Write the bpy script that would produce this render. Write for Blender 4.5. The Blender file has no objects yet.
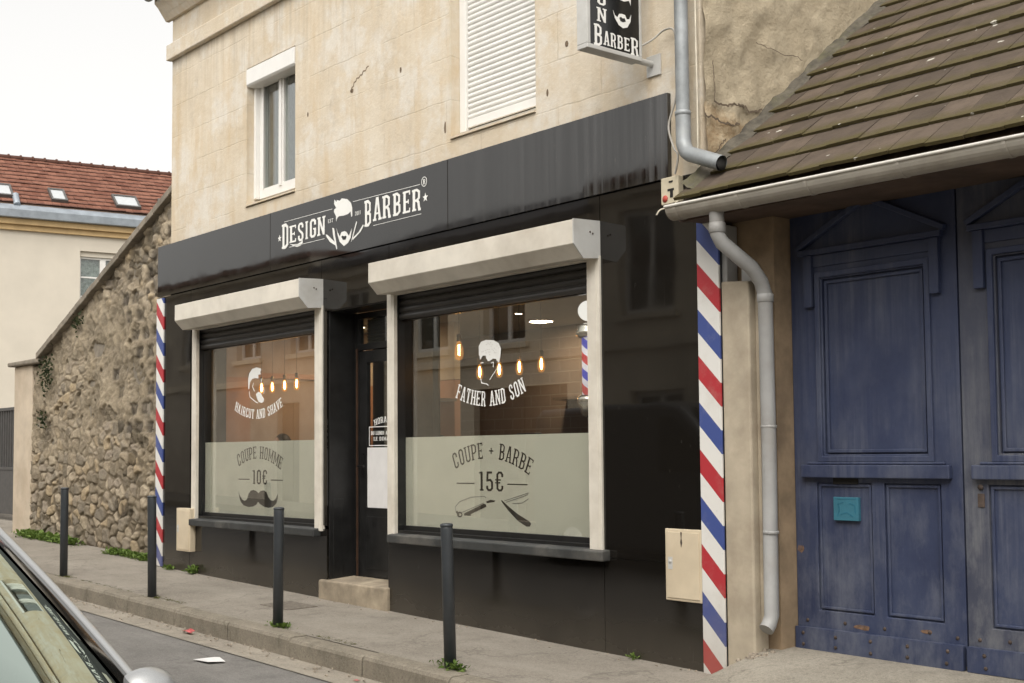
import bpy, bmesh, math, random
from mathutils import Vector, Matrix, noise
from mathutils.geometry import tessellate_polygon
random.seed(7)
R = math.radians
scene = bpy.context.scene
C = scene.collection

# ------------------------------------------------------------------ objects
def tag(o, label=None, cat=None, group=None, kind=None):
    if label: o['label'] = label
    if cat: o['category'] = cat
    if group: o['group'] = group
    if kind: o['kind'] = kind
    return o

def thing(name, label, cat, loc, group=None):
    o = bpy.data.objects.new(name, None); C.objects.link(o)
    o.location = loc; o.empty_display_size = .2
    return tag(o, label, cat, group)

def link(name, me, m, parent=None):
    o = bpy.data.objects.new(name, me); C.objects.link(o)
    if m is not None:
        for k in (m if isinstance(m, (list, tuple)) else [m]): me.materials.append(k)
    if parent is not None:
        o.parent = parent
        if parent.type == 'EMPTY': o.matrix_parent_inverse = Matrix.Translation(-Vector(parent.location))
    return o

class MB:
    """collects shapes into one mesh"""
    def __init__(s): s.v = []; s.f = []; s.sm = []; s.mi = []
    def add(s, vs, fs, smooth=False, mi=0):
        b = len(s.v); s.v += [tuple(v) for v in vs]
        for f in fs: s.f.append(tuple(b + i for i in f)); s.sm.append(smooth); s.mi.append(mi)
        return s
    def box(s, x0, x1, y0, y1, z0, z1, mi=0):
        v = [(x0,y0,z0),(x1,y0,z0),(x1,y1,z0),(x0,y1,z0),(x0,y0,z1),(x1,y0,z1),(x1,y1,z1),(x0,y1,z1)]
        return s.add(v, [(0,3,2,1),(4,5,6,7),(0,1,5,4),(1,2,6,5),(2,3,7,6),(3,0,4,7)], mi=mi)
    def hexa(s, v, mi=0):
        return s.add(v, [(0,3,2,1),(4,5,6,7),(0,1,5,4),(1,2,6,5),(2,3,7,6),(3,0,4,7)], mi=mi)
    def prism(s, outline, fn0, fn1, holes=(), smooth=False, mi=0):
        """extrude a 2-D outline (with holes) between two mappings (a,b)->(x,y,z)"""
        loops = [list(outline)] + [list(h) for h in holes]
        flat = [p for l in loops for p in l]
        tris = tessellate_polygon([[Vector((p[0], p[1], 0)) for p in l] for l in loops])
        n = len(flat)
        fs = []
        for t in tris:
            a, b, c = (flat[i] for i in t)
            if (b[0]-a[0])*(c[1]-a[1])-(b[1]-a[1])*(c[0]-a[0]) < 0: t = (t[0], t[2], t[1])
            fs.append(tuple(t)); fs.append(tuple(n + i for i in reversed(t)))
        k = 0
        for l in loops:
            m = len(l)
            for i in range(m):
                j = (i + 1) % m
                fs.append((k + i, n + k + i, n + k + j, k + j))
            k += m
        return s.add([fn0(*p) for p in flat] + [fn1(*p) for p in flat], fs, smooth, mi)
    def slab(s, outline, y0, y1, holes=(), mi=0):       # outline in (x, z), y0 in front
        return s.prism(outline, lambda a, b: (a, y0, b), lambda a, b: (a, y1, b), holes, mi=mi)
    def tube(s, pts, r, n=12, cap=True, smooth=True, mi=0):
        pts = [Vector(p) for p in pts]; rings = []
        rs = r if isinstance(r, (list, tuple)) else [r]*len(pts)
        up = None
        for i, p in enumerate(pts):
            d = (pts[min(i+1, len(pts)-1)] - pts[max(i-1, 0)]).normalized()
            if up is None:
                up = Vector((0,0,1)) if abs(d.z) < .9 else Vector((1,0,0))
            a = d.cross(up).normalized(); b = a.cross(d).normalized(); up = b
            rings.append([p + (a*math.cos(2*math.pi*k/n) + b*math.sin(2*math.pi*k/n))*rs[i] for k in range(n)])
        vs = [v for q in rings for v in q]; fs = []
        for i in range(len(pts)-1):
            for k in range(n):
                fs.append((i*n+k, i*n+(k+1) % n, (i+1)*n+(k+1) % n, (i+1)*n+k))
        s.add(vs, fs, smooth, mi)
        if cap:
            s.add(rings[0], [tuple(range(n))], False, mi); s.add(rings[-1], [tuple(reversed(range(n)))], False, mi)
        return s
    def lathe(s, prof, c, n=20, axis='z', smooth=True, mi=0):
        vs = []; fs = []
        for (r, h) in prof:
            for k in range(n):
                a = 2*math.pi*k/n; p = (r*math.cos(a), r*math.sin(a), h)
                if axis == 'x': p = (h, p[0], p[1])
                if axis == 'y': p = (p[0], h, p[1])
                vs.append((c[0]+p[0], c[1]+p[1], c[2]+p[2]))
        for i in range(len(prof)-1):
            for k in range(n): fs.append((i*n+k, i*n+(k+1) % n, (i+1)*n+(k+1) % n, (i+1)*n+k))
        fs.append(tuple(reversed(range(n)))); fs.append(tuple((len(prof)-1)*n+k for k in range(n)))
        return s.add(vs, fs, smooth, mi)
    def grid(s, nu, nv, fn, smooth=True, mi=0):
        vs = [fn(i/nu, j/nv) for j in range(nv+1) for i in range(nu+1)]
        fs = [(j*(nu+1)+i, j*(nu+1)+i+1, (j+1)*(nu+1)+i+1, (j+1)*(nu+1)+i) for j in range(nv) for i in range(nu)]
        return s.add(vs, fs, smooth, mi)
    def mesh(s, name, fix=True):
        me = bpy.data.meshes.new(name); me.from_pydata(s.v, [], s.f)
        me.polygons.foreach_set('use_smooth', s.sm); me.polygons.foreach_set('material_index', s.mi)
        if fix:
            bm = bmesh.new(); bm.from_mesh(me); bmesh.ops.recalc_face_normals(bm, faces=bm.faces); bm.to_mesh(me); bm.free()
        me.update(); return me
    def build(s, name, m, parent=None, bevel=0, fix=True, seg=2):
        o = link(name, s.mesh(name, fix), m, parent)
        if bevel:
            b = o.modifiers.new('bevel', 'BEVEL'); b.width = bevel; b.segments = seg; b.limit_method = 'ANGLE'; b.angle_limit = R(40)
        return o

# ------------------------------------------------------------------ materials
class NT:
    def __init__(s, name):
        s.m = bpy.data.materials.new(name); s.m.use_nodes = True
        s.t = s.m.node_tree; s.t.nodes.clear()
        s.out = s.t.nodes.new('ShaderNodeOutputMaterial')
        tc = s.t.nodes.new('ShaderNodeTexCoord'); s.obj = tc.outputs['Object']
    def put(s, sock, val):
        if isinstance(val, bpy.types.NodeSocket): s.t.links.new(val, sock)
        elif val is not None:
            if hasattr(sock, 'default_value') and sock.type == 'RGBA' and not isinstance(val, (int, float)) and len(val) == 3: val = (*val, 1)
            sock.default_value = val
    def n(s, typ, out=0, props=None, **kw):
        nd = s.t.nodes.new('ShaderNode' + typ)
        for k, v in (props or {}).items(): setattr(nd, k, v)
        for k, v in kw.items():
            key = int(k[1:]) if k[0] == 'i' and k[1:].isdigit() else k.replace('_', ' ')
            s.put(nd.inputs[key], v)
        return nd.outputs[out]
    def map(s, scale=(1,1,1), loc=(0,0,0), rot=(0,0,0), v=None):
        return s.n('Mapping', Vector=v or s.obj, Scale=scale, Location=loc, Rotation=rot)
    def noise(s, scale, detail=6, rough=.6, v=None, out=0, dist=0):
        return s.n('TexNoise', out, Vector=v or s.obj, Scale=scale, Detail=detail, Roughness=rough, Distortion=dist)
    def ramp(s, fac, lo, hi):
        return s.n('MapRange', i0=fac, i1=lo, i2=hi, i3=0., i4=1.)
    def mix(s, fac, a, b, mode='MIX'):
        nd = s.t.nodes.new('ShaderNodeMix'); nd.data_type = 'RGBA'; nd.blend_type = mode
        s.put(nd.inputs[0], fac); s.put(nd.inputs[6], a); s.put(nd.inputs[7], b); return nd.outputs[2]
    def math(s, op, a, b=0., clamp=False):
        return s.n('Math', props={'operation': op, 'use_clamp': clamp}, i0=a, i1=b)
    def sep(s, v=None):
        nd = s.t.nodes.new('ShaderNodeSeparateXYZ'); s.put(nd.inputs[0], v or s.obj); return nd.outputs
    def comb(s, x, y, z): return s.n('CombineXYZ', i0=x, i1=y, i2=z)
    def bump(s, h, strength=.3, dist=.01): return s.n('Bump', Height=h, Strength=strength, Distance=dist)
    def attr(s, name, out=0): return s.n('Attribute', out, props={'attribute_name': name})
    def pbsdf(s, col, rough=.6, metal=0., normal=None, spec=.5, **kw):
        a = {'Base Color': col, 'Roughness': rough, 'Metallic': metal, 'Specular IOR Level': spec}
        nd = s.t.nodes.new('ShaderNodeBsdfPrincipled')
        for k, v in list(a.items()) + [(k.replace('_', ' '), v) for k, v in kw.items()]: s.put(nd.inputs[k], v)
        if normal is not None: s.put(nd.inputs['Normal'], normal)
        return nd.outputs[0]
    def end(s, sh): s.t.links.new(sh, s.out.inputs[0]); return s.m

def simple(name, col, rough=.6, metal=0., var=.15, scale=9, bump=.15, spec=.5, dirt=None, dirt_amt=.5):
    t = NT(name); f = t.noise(scale, 7)
    dk = tuple(c*(1-var) for c in col); lt = tuple(min(1, c*(1+var)) for c in col)
    c = t.mix(t.ramp(f, .35, .65), dk, lt)
    if dirt:
        g = t.math('MULTIPLY', t.ramp(t.noise(scale*.35, 8, .65), .48, .7), dirt_amt)
        c = t.mix(g, c, dirt)
    r = t.math('ADD', t.math('MULTIPLY', t.noise(scale*2.3, 4), .2), rough-.1)
    nb = t.bump(t.noise(scale*5, 5), bump, .004) if bump else None
    return t.end(t.pbsdf(c, r, metal, nb, spec))

def m_wall():
    t = NT('limestone_wall')
    c = t.mix(t.ramp(t.noise(1.1, 8, .65), .35, .65), (.56,.475,.355), (.65,.585,.48))
    c = t.mix(t.math('MULTIPLY', t.ramp(t.noise(2.1, 9, .7, v=t.map(loc=(7,3,5))), .49, .60), .7), c, (.66,.63,.57))   # lime patches
    st = t.noise(1., 6, .6, v=t.map((9, 9, .55)))
    c = t.mix(t.math('MULTIPLY', t.ramp(st, .5, .75), .35), c, (.50,.40,.26))
    gs = t.math('MULTIPLY', t.ramp(t.noise(1.4, 9, .75, v=t.map((1, 1, .5), (1, 8, 2))), .52, .7), t.ramp(t.noise(9, 8, .75), .4, .62))
    c = t.mix(t.math('MULTIPLY', gs, .7), c, (.40,.345,.27))
    z_ = t.sep()[2]
    rust = t.math('MULTIPLY', t.ramp(t.noise(1., 7, .7, v=t.map((4, 4, .8), (9, 0, 3))), .50, .66), .5)
    c = t.mix(rust, c, (.54,.41,.25))
    x, y, z = t.sep()
    wob = t.math('MULTIPLY', t.math('SUBTRACT', t.noise(5, 4), .5), .035)
    br = t.n('TexBrick', 1, props={'offset': .5}, Vector=t.comb(t.math('ADD', x, wob), t.math('ADD', z, wob), 0.), Scale=1., i4=1., i5=.006, i6=.3, i8=.92, i9=.36)
    jm = t.math('MULTIPLY', br, t.ramp(t.noise(1.7, 5, .6, v=t.map(loc=(2,9,1))), .42, .62))
    c = t.mix(t.math('MULTIPLY', jm, .26), c, (.30,.23,.15))
    drp = t.math('MULTIPLY', t.math('MULTIPLY', t.ramp(t.noise(1., 7, .7, v=t.map((16, 16, .4), (1, 1, 6))), .46, .7), t.ramp(z, 5.0, 5.94)), t.math('LESS_THAN', z, 5.95))
    c = t.mix(t.math('MULTIPLY', drp, .45), c, (.30,.255,.19))
    sp = t.ramp(t.noise(16, 8, .7), .63, .75)
    c = t.mix(t.math('MULTIPLY', sp, .5), c, (.36,.27,.17))
    h = t.math('SUBTRACT', t.noise(9, 9, .7), t.math('MULTIPLY', jm, .8))
    return t.end(t.pbsdf(c, .9, 0, t.bump(h, .45, .02), .2))

def m_gable():
    t = NT('weathered_render')
    c = t.mix(t.ramp(t.noise(1.6, 9, .7), .35, .66), (.36,.30,.21), (.50,.43,.315))
    c = t.mix(t.math('MULTIPLY', t.ramp(t.noise(4.2, 9, .7, v=t.map(loc=(3,1,8))), .5, .7), .55), c, (.22,.19,.14))
    c = t.mix(t.math('MULTIPLY', t.ramp(t.noise(9, 7, .7), .55, .72), .4), c, (.52,.46,.35))
    x, y, z = t.sep(); wz = t.math('SUBTRACT', t.math('ADD', z, t.math('MULTIPLY', t.noise(5, 7, .7), .35)), t.math('MULTIPLY', y, -.15))
    low = t.math('MULTIPLY', t.math('SUBTRACT', 1., t.ramp(wz, 3.83, 3.90), True), t.math('SUBTRACT', 1., t.ramp(y, .45, .65), True))
    sc = t.mix(t.ramp(t.noise(7, 8, .7), .38, .62), (.30,.21,.12), (.56,.46,.32))
    c = t.mix(low, c, sc)
    h = t.noise(7, 10, .72)
    return t.end(t.pbsdf(c, .95, 0, t.bump(h, .9, .035), .15))

def m_cladding(name, streak=0.):
    t = NT(name); x, y, z = t.sep()
    n = t.noise(3, 8, .65)
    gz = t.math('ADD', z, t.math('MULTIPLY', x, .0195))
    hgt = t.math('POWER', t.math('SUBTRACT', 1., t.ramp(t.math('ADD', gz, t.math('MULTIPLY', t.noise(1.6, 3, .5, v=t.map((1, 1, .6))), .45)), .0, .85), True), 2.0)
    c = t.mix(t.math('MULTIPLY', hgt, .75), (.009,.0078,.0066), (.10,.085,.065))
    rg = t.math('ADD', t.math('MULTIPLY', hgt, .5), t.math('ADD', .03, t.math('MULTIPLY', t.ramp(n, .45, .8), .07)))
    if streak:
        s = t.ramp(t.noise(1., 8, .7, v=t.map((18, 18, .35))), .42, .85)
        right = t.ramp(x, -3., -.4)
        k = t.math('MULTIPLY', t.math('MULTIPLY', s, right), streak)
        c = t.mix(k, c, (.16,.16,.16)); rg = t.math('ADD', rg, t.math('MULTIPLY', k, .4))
    sc = t.ramp(t.noise(40, 3, .5, v=t.map((1, 1, .3))), .68, .8)
    c = t.mix(t.math('MULTIPLY', sc, .15), c, (.2,.19,.17))
    dr = t.math('MULTIPLY', t.ramp(t.noise(1., 7, .7, v=t.map((30, 30, .7), (3, 1, 2))), .60, .80), t.ramp(t.noise(1.1, 3, .5, v=t.map(loc=(4, 4, 4))), .45, .65))
    c = t.mix(t.math('MULTIPLY', dr, .22), c, (.12,.11,.095)); rg = t.math('ADD', rg, t.math('MULTIPLY', dr, .25))
    nb = t.bump(t.noise(1.3, 2, .4), .09, .02)
    return t.end(t.pbsdf(c, rg, 0, nb, 0.58 if not streak else .8))

def m_stripes(name, x0, ztop, seq):
    """diagonal bands falling to the right, 0.151 m each"""
    t = NT(name); x, y, z = t.sep()
    s = t.math('SUBTRACT', ztop, t.math('ADD', z, t.math('SUBTRACT', x, x0)))
    k = t.math('MODULO', t.math('ADD', t.math('DIVIDE', s, .1512), 40.), 4.)
    W = (.72,.71,.68); cols = {'r': (.42,.035,.045), 'b': (.055,.085,.27), 'w': W}
    c = cols[seq[0]]
    for i in (1, 2, 3): c = t.mix(t.math('GREATER_THAN', k, float(i)), c, cols[seq[i]])
    d = t.ramp(t.noise(5, 9, .7), .52, .75)
    c = t.mix(t.math('MULTIPLY', d, .3), c, (.42,.38,.32))
    low = t.math('SUBTRACT', 1., t.ramp(t.math('SUBTRACT', z, t.math('MULTIPLY', t.noise(7, 6), .5)), -.2, .35), True)
    c = t.mix(t.math('MULTIPLY', low, .35), c, (.22,.18,.13))
    chips = t.ramp(t.noise(26, 6, .7), .69, .72)
    c = t.mix(t.math('MULTIPLY', chips, .6), c, (.3,.27,.23))
    return t.end(t.pbsdf(c, .45, 0, t.bump(t.noise(30, 4), .08, .003), .4))

def m_glass(name, tint=(.96,.965,.945), ior=1.5, rough=0., boost=2.0, refl=(1,1,1)):
    t = NT(name)
    bf = t.n('NewGeometry', 6)                                # back faces see the inverse index, so a pane reflects alike from both sides
    iorn = t.math('ADD', ior, t.math('MULTIPLY', bf, 1/ior-ior))
    fr = t.math('MULTIPLY', t.n('Fresnel', IOR=iorn), boost, True)
    tr = t.n('BsdfTransparent', Color=(*tint, 1)); gl = t.n('BsdfGlossy', Color=(*refl,1), Roughness=rough)
    nd = t.t.nodes.new('ShaderNodeMixShader'); t.put(nd.inputs[0], fr); t.put(nd.inputs[1], tr); t.put(nd.inputs[2], gl)
    return t.end(nd.outputs[0])

def m_emit(name, col, st):
    t = NT(name); return t.end(t.n('Emission', Color=(*col, 1), Strength=st))

def m_tile(name, a, b, moss, moss_amt, lich=.0):
    t = NT(name)
    r = t.attr('tile_rand', 2); v = t.attr('tile_v', 2)
    c = t.mix(r, a, b)
    c = t.mix(t.math('MULTIPLY', t.ramp(t.noise(6, 8, .7), .42, .7), .55), c, tuple(k*.55 for k in a))
    n = t.noise(9, 7, .7)
    edge = t.math('MULTIPLY', t.ramp(t.math('SUBTRACT', t.math('MULTIPLY', n, .66), v), -.02, .26), moss_amt, True)
    c = t.mix(edge, c, moss)
    if lich:
        l = t.ramp(t.noise(11, 3, .5, v=t.map((1, 1, 1.6))), .71, .74)
        c = t.mix(t.math('MULTIPLY', l, lich), c, (.55,.53,.47))
    h = t.math('ADD', t.noise(24, 6, .7), t.math('MULTIPLY', edge, t.noise(60, 3)))
    return t.end(t.pbsdf(c, .92, 0, t.bump(h, .6, .012), .2))

def m_paint(name, a, b, worn, worn_amt=.5):
    t = NT(name)
    c = t.mix(t.ramp(t.noise(1.7, 8, .7), .36, .64), a, b)
    st = t.math('MULTIPLY', t.ramp(t.noise(1., 8, .7, v=t.map((26, 26, .9))), .40, .70), t.ramp(t.noise(2.1, 6, .65, v=t.map((1, 1, .5), (6, 2, 8))), .42, .58))
    c = t.mix(t.math('MULTIPLY', st, worn_amt), c, worn)
    z = t.sep()[2]
    lowm = t.math('MULTIPLY', t.math('SUBTRACT', 1., t.ramp(z, .3, 2.2), True), t.ramp(t.noise(3.2, 9, .72, v=t.map((1, 1, .45), (4, 4, 1))), .46, .66))
    c = t.mix(t.math('MULTIPLY', lowm, min(1., worn_amt*1.5)), c, worn)
    ch = t.ramp(t.noise(13, 8, .75, v=t.map((1, 1, .5))), .69, .72)
    c = t.mix(t.math('MULTIPLY', ch, .55), c, (.10,.075,.055))
    h = t.noise(1., 6, .6, v=t.map((60, 60, 4)))
    return t.end(t.pbsdf(c, .5, 0, t.bump(h, .22, .004), .4))

def m_ground(name, a, b, spots, rough=.9, scale=1., bump=.5, crack=.35, patch=None):
    t = NT(name)
    c = t.mix(t.ramp(t.noise(1.3*scale, 9, .7), .34, .66), a, b)
    c = t.mix(t.math('MULTIPLY', t.ramp(t.noise(130, 2, .5), .5, .72), .55), c, spots)
    c = t.mix(t.math('MULTIPLY', t.ramp(t.noise(90, 2, .5, v=t.map(loc=(3,3,3))), .56, .75), .5), c, tuple(k*.45 for k in a))
    c = t.mix(t.math('MULTIPLY', t.ramp(t.noise(48, 3, .6, v=t.map(loc=(8,1,0))), .5, .68), .3), c, tuple(k*1.35 for k in b))
    c = t.mix(t.math('MULTIPLY', t.ramp(t.noise(42, 3, .6, v=t.map(loc=(1,8,0))), .55, .7), .4), c, tuple(k*.5 for k in a))
    dk = t.ramp(t.noise(3.1*scale, 8, .72, v=t.map(loc=(5,2,0))), .52, .7)
    c = t.mix(t.math('MULTIPLY', dk, .45), c, tuple(k*.6 for k in a))
    vo = t.n('TexVoronoi', 0, props={'feature': 'DISTANCE_TO_EDGE'}, Vector=t.n('VectorMath', props={'operation': 'ADD'}, i0=t.obj, i1=t.n('TexNoise', 1, Vector=t.obj, Scale=2., Detail=6.)), Scale=.55)
    ck = t.math('SUBTRACT', 1., t.ramp(vo, .0, .008), True)
    c = t.mix(t.math('MULTIPLY', ck, crack), c, tuple(k*.3 for k in a))
    gum = t.n('TexVoronoi', 0, Vector=t.map((1, 1, .01)), Scale=2.6, Randomness=1.)
    c = t.mix(t.math('MULTIPLY', t.math('LESS_THAN', gum, .05), .35), c, tuple(k*.5 for k in a))
    c = t.mix(t.math('MULTIPLY', t.ramp(t.noise(1., 6, .65, v=t.map((.5, 3., 1.), (2, 2, 0))), .5, .72), .3), c, spots)
    h = t.math('ADD', t.noise(150, 3, .6), t.math('MULTIPLY', t.noise(8, 6), .6))
    return t.end(t.pbsdf(c, rough, 0, t.bump(h, bump, .009), .25))

def m_attr(name, rough=.95, bump=.8):
    t = NT(name); c = t.attr('col')
    c = t.mix(t.math('MULTIPLY', t.ramp(t.noise(18, 8, .7), .4, .7), .45), c, t.mix(.5, c, (.08,.065,.045)))
    c = t.mix(t.math('MULTIPLY', t.ramp(t.noise(2.3, 8, .7), .45, .68), .4), c, (.30,.245,.165))
    return t.end(t.pbsdf(c, rough, 0, t.bump(t.noise(30, 9, .75), bump, .02), .15))

def m_brick(name, a, b, mortar, w=.22, h=.07, gap=.012, rough=.8):
    t = NT(name); x, y, z = t.sep()
    nd = t.t.nodes.new('ShaderNodeTexBrick'); t.put(nd.inputs['Vector'], t.comb(x, z, 0.))
    for k, v in (('Color1', a), ('Color2', b), ('Mortar', mortar), ('Scale', 1.), ('Mortar Size', gap/2), ('Mortar Smooth', .2), ('Brick Width', w), ('Row Height', h)): t.put(nd.inputs[k], v)
    c = t.mix(t.math('MULTIPLY', t.noise(12, 6), .3), nd.outputs[0], (.1,.08,.06))
    return t.end(t.pbsdf(c, rough, 0, t.bump(t.math('SUBTRACT', 1., nd.outputs[1]), .5, .01), .3))

def m_leaf(name, a, b):
    t = NT(name); c = t.mix(t.attr('leaf_rand', 2), a, b)
    nd = t.t.nodes.new('ShaderNodeMixShader'); t.put(nd.inputs[0], .3)
    t.put(nd.inputs[1], t.pbsdf(c, .6, 0, None, .3)); t.put(nd.inputs[2], t.n('BsdfTranslucent', Color=c))
    return t.end(nd.outputs[0])

M = {}
M['wall'] = m_wall(); M['gable'] = m_gable()
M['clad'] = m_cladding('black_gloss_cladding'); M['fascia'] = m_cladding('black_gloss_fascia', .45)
M['recess'] = simple('black_painted_timber', (.013,.013,.013), .35, var=.3)
M['white_pvc'] = simple('white_pvc', (.74,.73,.70), .4, var=.04, scale=4, bump=.03)
M['aged_white'] = simple('aged_white_metal', (.66,.62,.54), .55, var=.08, scale=3, bump=.08, dirt=(.36,.31,.24), dirt_amt=.55)
M['end_plate'] = simple('grey_end_plate', (.52,.52,.50), .5, var=.06, scale=5, bump=.05, dirt=(.3,.27,.22))
M['rail_white'] = simple('rail_white_metal', (.68,.64,.56), .5, var=.06, scale=5, bump=.06, dirt=(.34,.29,.22), dirt_amt=.45)
M['slat_dark'] = simple('dark_slat_metal', (.035,.033,.031), .4, var=.15)
M['frame_dark'] = simple('dark_frame', (.012,.012,.012), .35, var=.2)
M['sill'] = simple('dark_stone_sill', (.035,.037,.037), .55, var=.25, scale=5, bump=.4, dirt=(.22,.205,.18), dirt_amt=.5)
M['glass'] = m_glass('shop_glass'); M['pane_glass'] = m_glass('clear_pane', (.8,.84,.82), 1.5, 0, 2.2)
t = NT('frosted_film')
_c = t.mix(t.ramp(t.noise(2, 4), .3, .7), (.70,.69,.60), (.74,.73,.635))
_m = t.t.nodes.new('ShaderNodeMixShader'); t.put(_m.inputs[0], .05); t.put(_m.inputs[1], t.pbsdf(_c, .8, 0, None, .1)); t.put(_m.inputs[2], t.n('BsdfTranslucent', Color=_c)); M['film'] = t.end(_m.outputs[0])
M['vinyl_white'] = simple('white_vinyl', (.80,.80,.77), .6, var=.03, bump=0)
M['vinyl_dark'] = simple('brown_vinyl', (.045,.038,.032), .6, var=.1, bump=0)
M['vinyl_thin'] = simple('grey_line_vinyl', (.30,.29,.27), .6, var=.1, bump=0)
M['black_flat'] = simple('black_vinyl', (.012,.012,.012), .5, var=.1, bump=0)
M['step'] = simple('worn_step_stone', (.33,.275,.20), .9, var=.25, scale=6, bump=.8, dirt=(.14,.115,.085), dirt_amt=.6)
M['zinc'] = simple('zinc', (.30,.32,.33), .55, .35, var=.18, scale=7, bump=.08, dirt=(.25,.24,.22), dirt_amt=.5)
M['zinc_blue'] = simple('zinc_sheet', (.30,.335,.37), .5, .35, var=.15, scale=3, bump=.05)
M['grey_pvc'] = simple('grey_pvc', (.33,.33,.325), .5, var=.08, scale=5, bump=.05, dirt=(.22,.19,.15), dirt_amt=.5)
M['gutter_pvc'] = simple('dirty_grey_gutter', (.35,.325,.28), .6, var=.12, scale=5, bump=.1, dirt=(.17,.14,.10), dirt_amt=.6)
M['gutter_lip'] = simple('pale_gutter_lip', (.62,.60,.55), .5, var=.06, bump=.05)
M['cabinet'] = simple('cream_cabinet', (.62,.53,.39), .5, var=.06, scale=4, bump=.08, dirt=(.42,.33,.22), dirt_amt=.4)
M['jbox'] = simple('beige_box', (.55,.49,.36), .5, var=.1)
M['red_spot'] = simple('red_sticker', (.42,.06,.04), .5)
M['cable'] = simple('grey_cable', (.42,.40,.36), .6); M['cable_white'] = simple('pale_cable', (.62,.57,.46), .6)
M['tile_brown'] = m_tile('brown_roof_tile', (.082,.064,.050), (.125,.096,.074), (.082,.068,.028), .9, .8)
M['tile_red'] = m_tile('red_roof_tile', (.165,.068,.045), (.265,.125,.085), (.085,.045,.035), .8)
M['mortar'] = simple('mossy_mortar', (.085,.075,.058), .95, var=.35, scale=14, bump=1., dirt=(.10,.095,.04), dirt_amt=.8)
M['soffit'] = simple('dark_soffit_board', (.085,.055,.038), .8, var=.3, scale=4, bump=.3)
M['gate'] = m_paint('worn_blue_paint', (.027,.036,.078), (.042,.055,.108), (.145,.157,.195), .48)
M['gate_pale'] = m_paint('worn_grey_blue_paint', (.042,.048,.078), (.068,.075,.105), (.20,.205,.215), .6)
M['plaque'] = simple('teal_plaque', (.035,.15,.21), .55, var=.1); M['plaque_dark'] = simple('teal_plaque_ink', (.02,.13,.2), .5)
M['dark_hole'] = simple('dark_slot', (.008,.007,.006), .8)
M['iron'] = simple('rusty_iron', (.07,.05,.04), .7, var=.4, scale=20)
M['plaster_brown'] = simple('stained_brown_plaster', (.26,.19,.12), .95, var=.25, scale=4, bump=.8, dirt=(.13,.09,.06), dirt_amt=.7)
M['casing'] = simple('cream_painted_casing', (.44,.38,.29), .75, var=.14, scale=4, bump=.3, dirt=(.25,.20,.145), dirt_amt=.8)
M['bollard'] = simple('anthracite_paint', (.043,.049,.055), .42, var=.1, scale=8, bump=.06, dirt=(.10,.095,.085), dirt_amt=.4)
M['asphalt'] = m_ground('asphalt', (.150,.143,.134), (.205,.196,.184), (.32,.31,.29), .85)
M['pave'] = m_ground('worn_pavement', (.208,.186,.156), (.29,.262,.222), (.385,.352,.30), .9)
M['kerb'] = m_ground('kerb_concrete', (.18,.16,.125), (.27,.24,.19), (.34,.3,.25), .9, 2.)
M['channel'] = m_ground('gutter_channel', (.24,.215,.18), (.34,.305,.25), (.44,.40,.34), .9, 2.)
M['apron'] = m_ground('apron_pavement', (.22,.20,.165), (.32,.29,.24), (.42,.39,.33), .9, 1.6)
M['earth'] = m_ground('far_ground', (.12,.11,.09), (.17,.155,.12), (.2,.19,.15), .95)
M['stone'] = m_attr('rubble_stone'); M['coping'] = simple('grey_coping', (.22,.19,.15), .95, var=.25, scale=7, bump=.7, dirt=(.11,.10,.075), dirt_amt=.6)
M['post'] = simple('cream_post_render', (.52,.44,.34), .9, var=.1, scale=3, bump=.3, dirt=(.33,.25,.17), dirt_amt=.5)
M['house'] = simple('smooth_cream_render', (.60,.55,.465), .9, var=.04, scale=1.2, bump=.1)
M['house_trim'] = simple('ochre_cornice', (.52,.37,.19), .85, var=.1, scale=3)
M['house_far'] = simple('street_cream_render', (.80,.715,.57), .9, var=.1, scale=1.5, bump=.3, dirt=(.50,.44,.35))
M['house_grey'] = simple('street_grey_render', (.62,.56,.47), .9, var=.12, scale=1.5, bump=.3, dirt=(.22,.19,.16))
M['skyglass'] = simple('roof_window_glass', (.46,.48,.49), .12, var=.05, bump=0)
M['skyframe'] = simple('roof_window_frame', (.09,.085,.08), .5)
M['curtain'] = simple('lace_curtain', (.36,.38,.37), .9, var=.45, scale=11, bump=.1)
M['pane_dark'] = simple('dark_pane', (.055,.055,.045), .05, var=.2, scale=1.5, bump=0)
M['metal_grey'] = simple('grey_gate_metal', (.075,.072,.07), .5, var=.1)
M['room_wall'] = simple('warm_brown_room_wall', (.36,.17,.085), .8, var=.06, scale=2)
M['mirror'] = simple('mirror', (.30,.28,.25), .08, .9, var=.05, bump=0)
M['room_brown'] = simple('brown_room_wall', (.33,.225,.15), .8, var=.06, scale=2)
M['room_beige'] = simple('beige_room_wall', (.44,.33,.22), .8, var=.06, scale=2)
M['room_ceiling'] = simple('grey_room_ceiling', (.42,.38,.32), .8, var=.04, scale=2)
M['room_floor'] = simple('dark_room_floor', (.10,.075,.055), .4, var=.2, scale=3)
M['room_brick'] = m_brick('brown_brick', (.22,.155,.115), (.185,.13,.095), (.25,.20,.155), .34, .13, .016)
t = NT('amber_bulb_glass'); _m = t.t.nodes.new('ShaderNodeAddShader'); t.put(_m.inputs[0], t.n('BsdfTransparent', Color=(1., .86, .62, 1))); t.put(_m.inputs[1], t.n('Emission', Color=(1., .42, .10, 1), Strength=.22)); M['bulb_glass'] = t.end(_m.outputs[0])
M['bulb'] = m_emit('warm_filament', (1., .55, .2), 34.)
M['disc'] = m_emit('warm_disc', (1., .80, .54), 34.)
M['globe'] = m_emit('milky_globe', (1., .97, .92), 1.0)
M['brass'] = simple('aged_brass', (.22,.15,.07), .4, .7, var=.1)
M['chrome'] = simple('chrome', (.7,.68,.64), .2, .9, var=.05)
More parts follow.
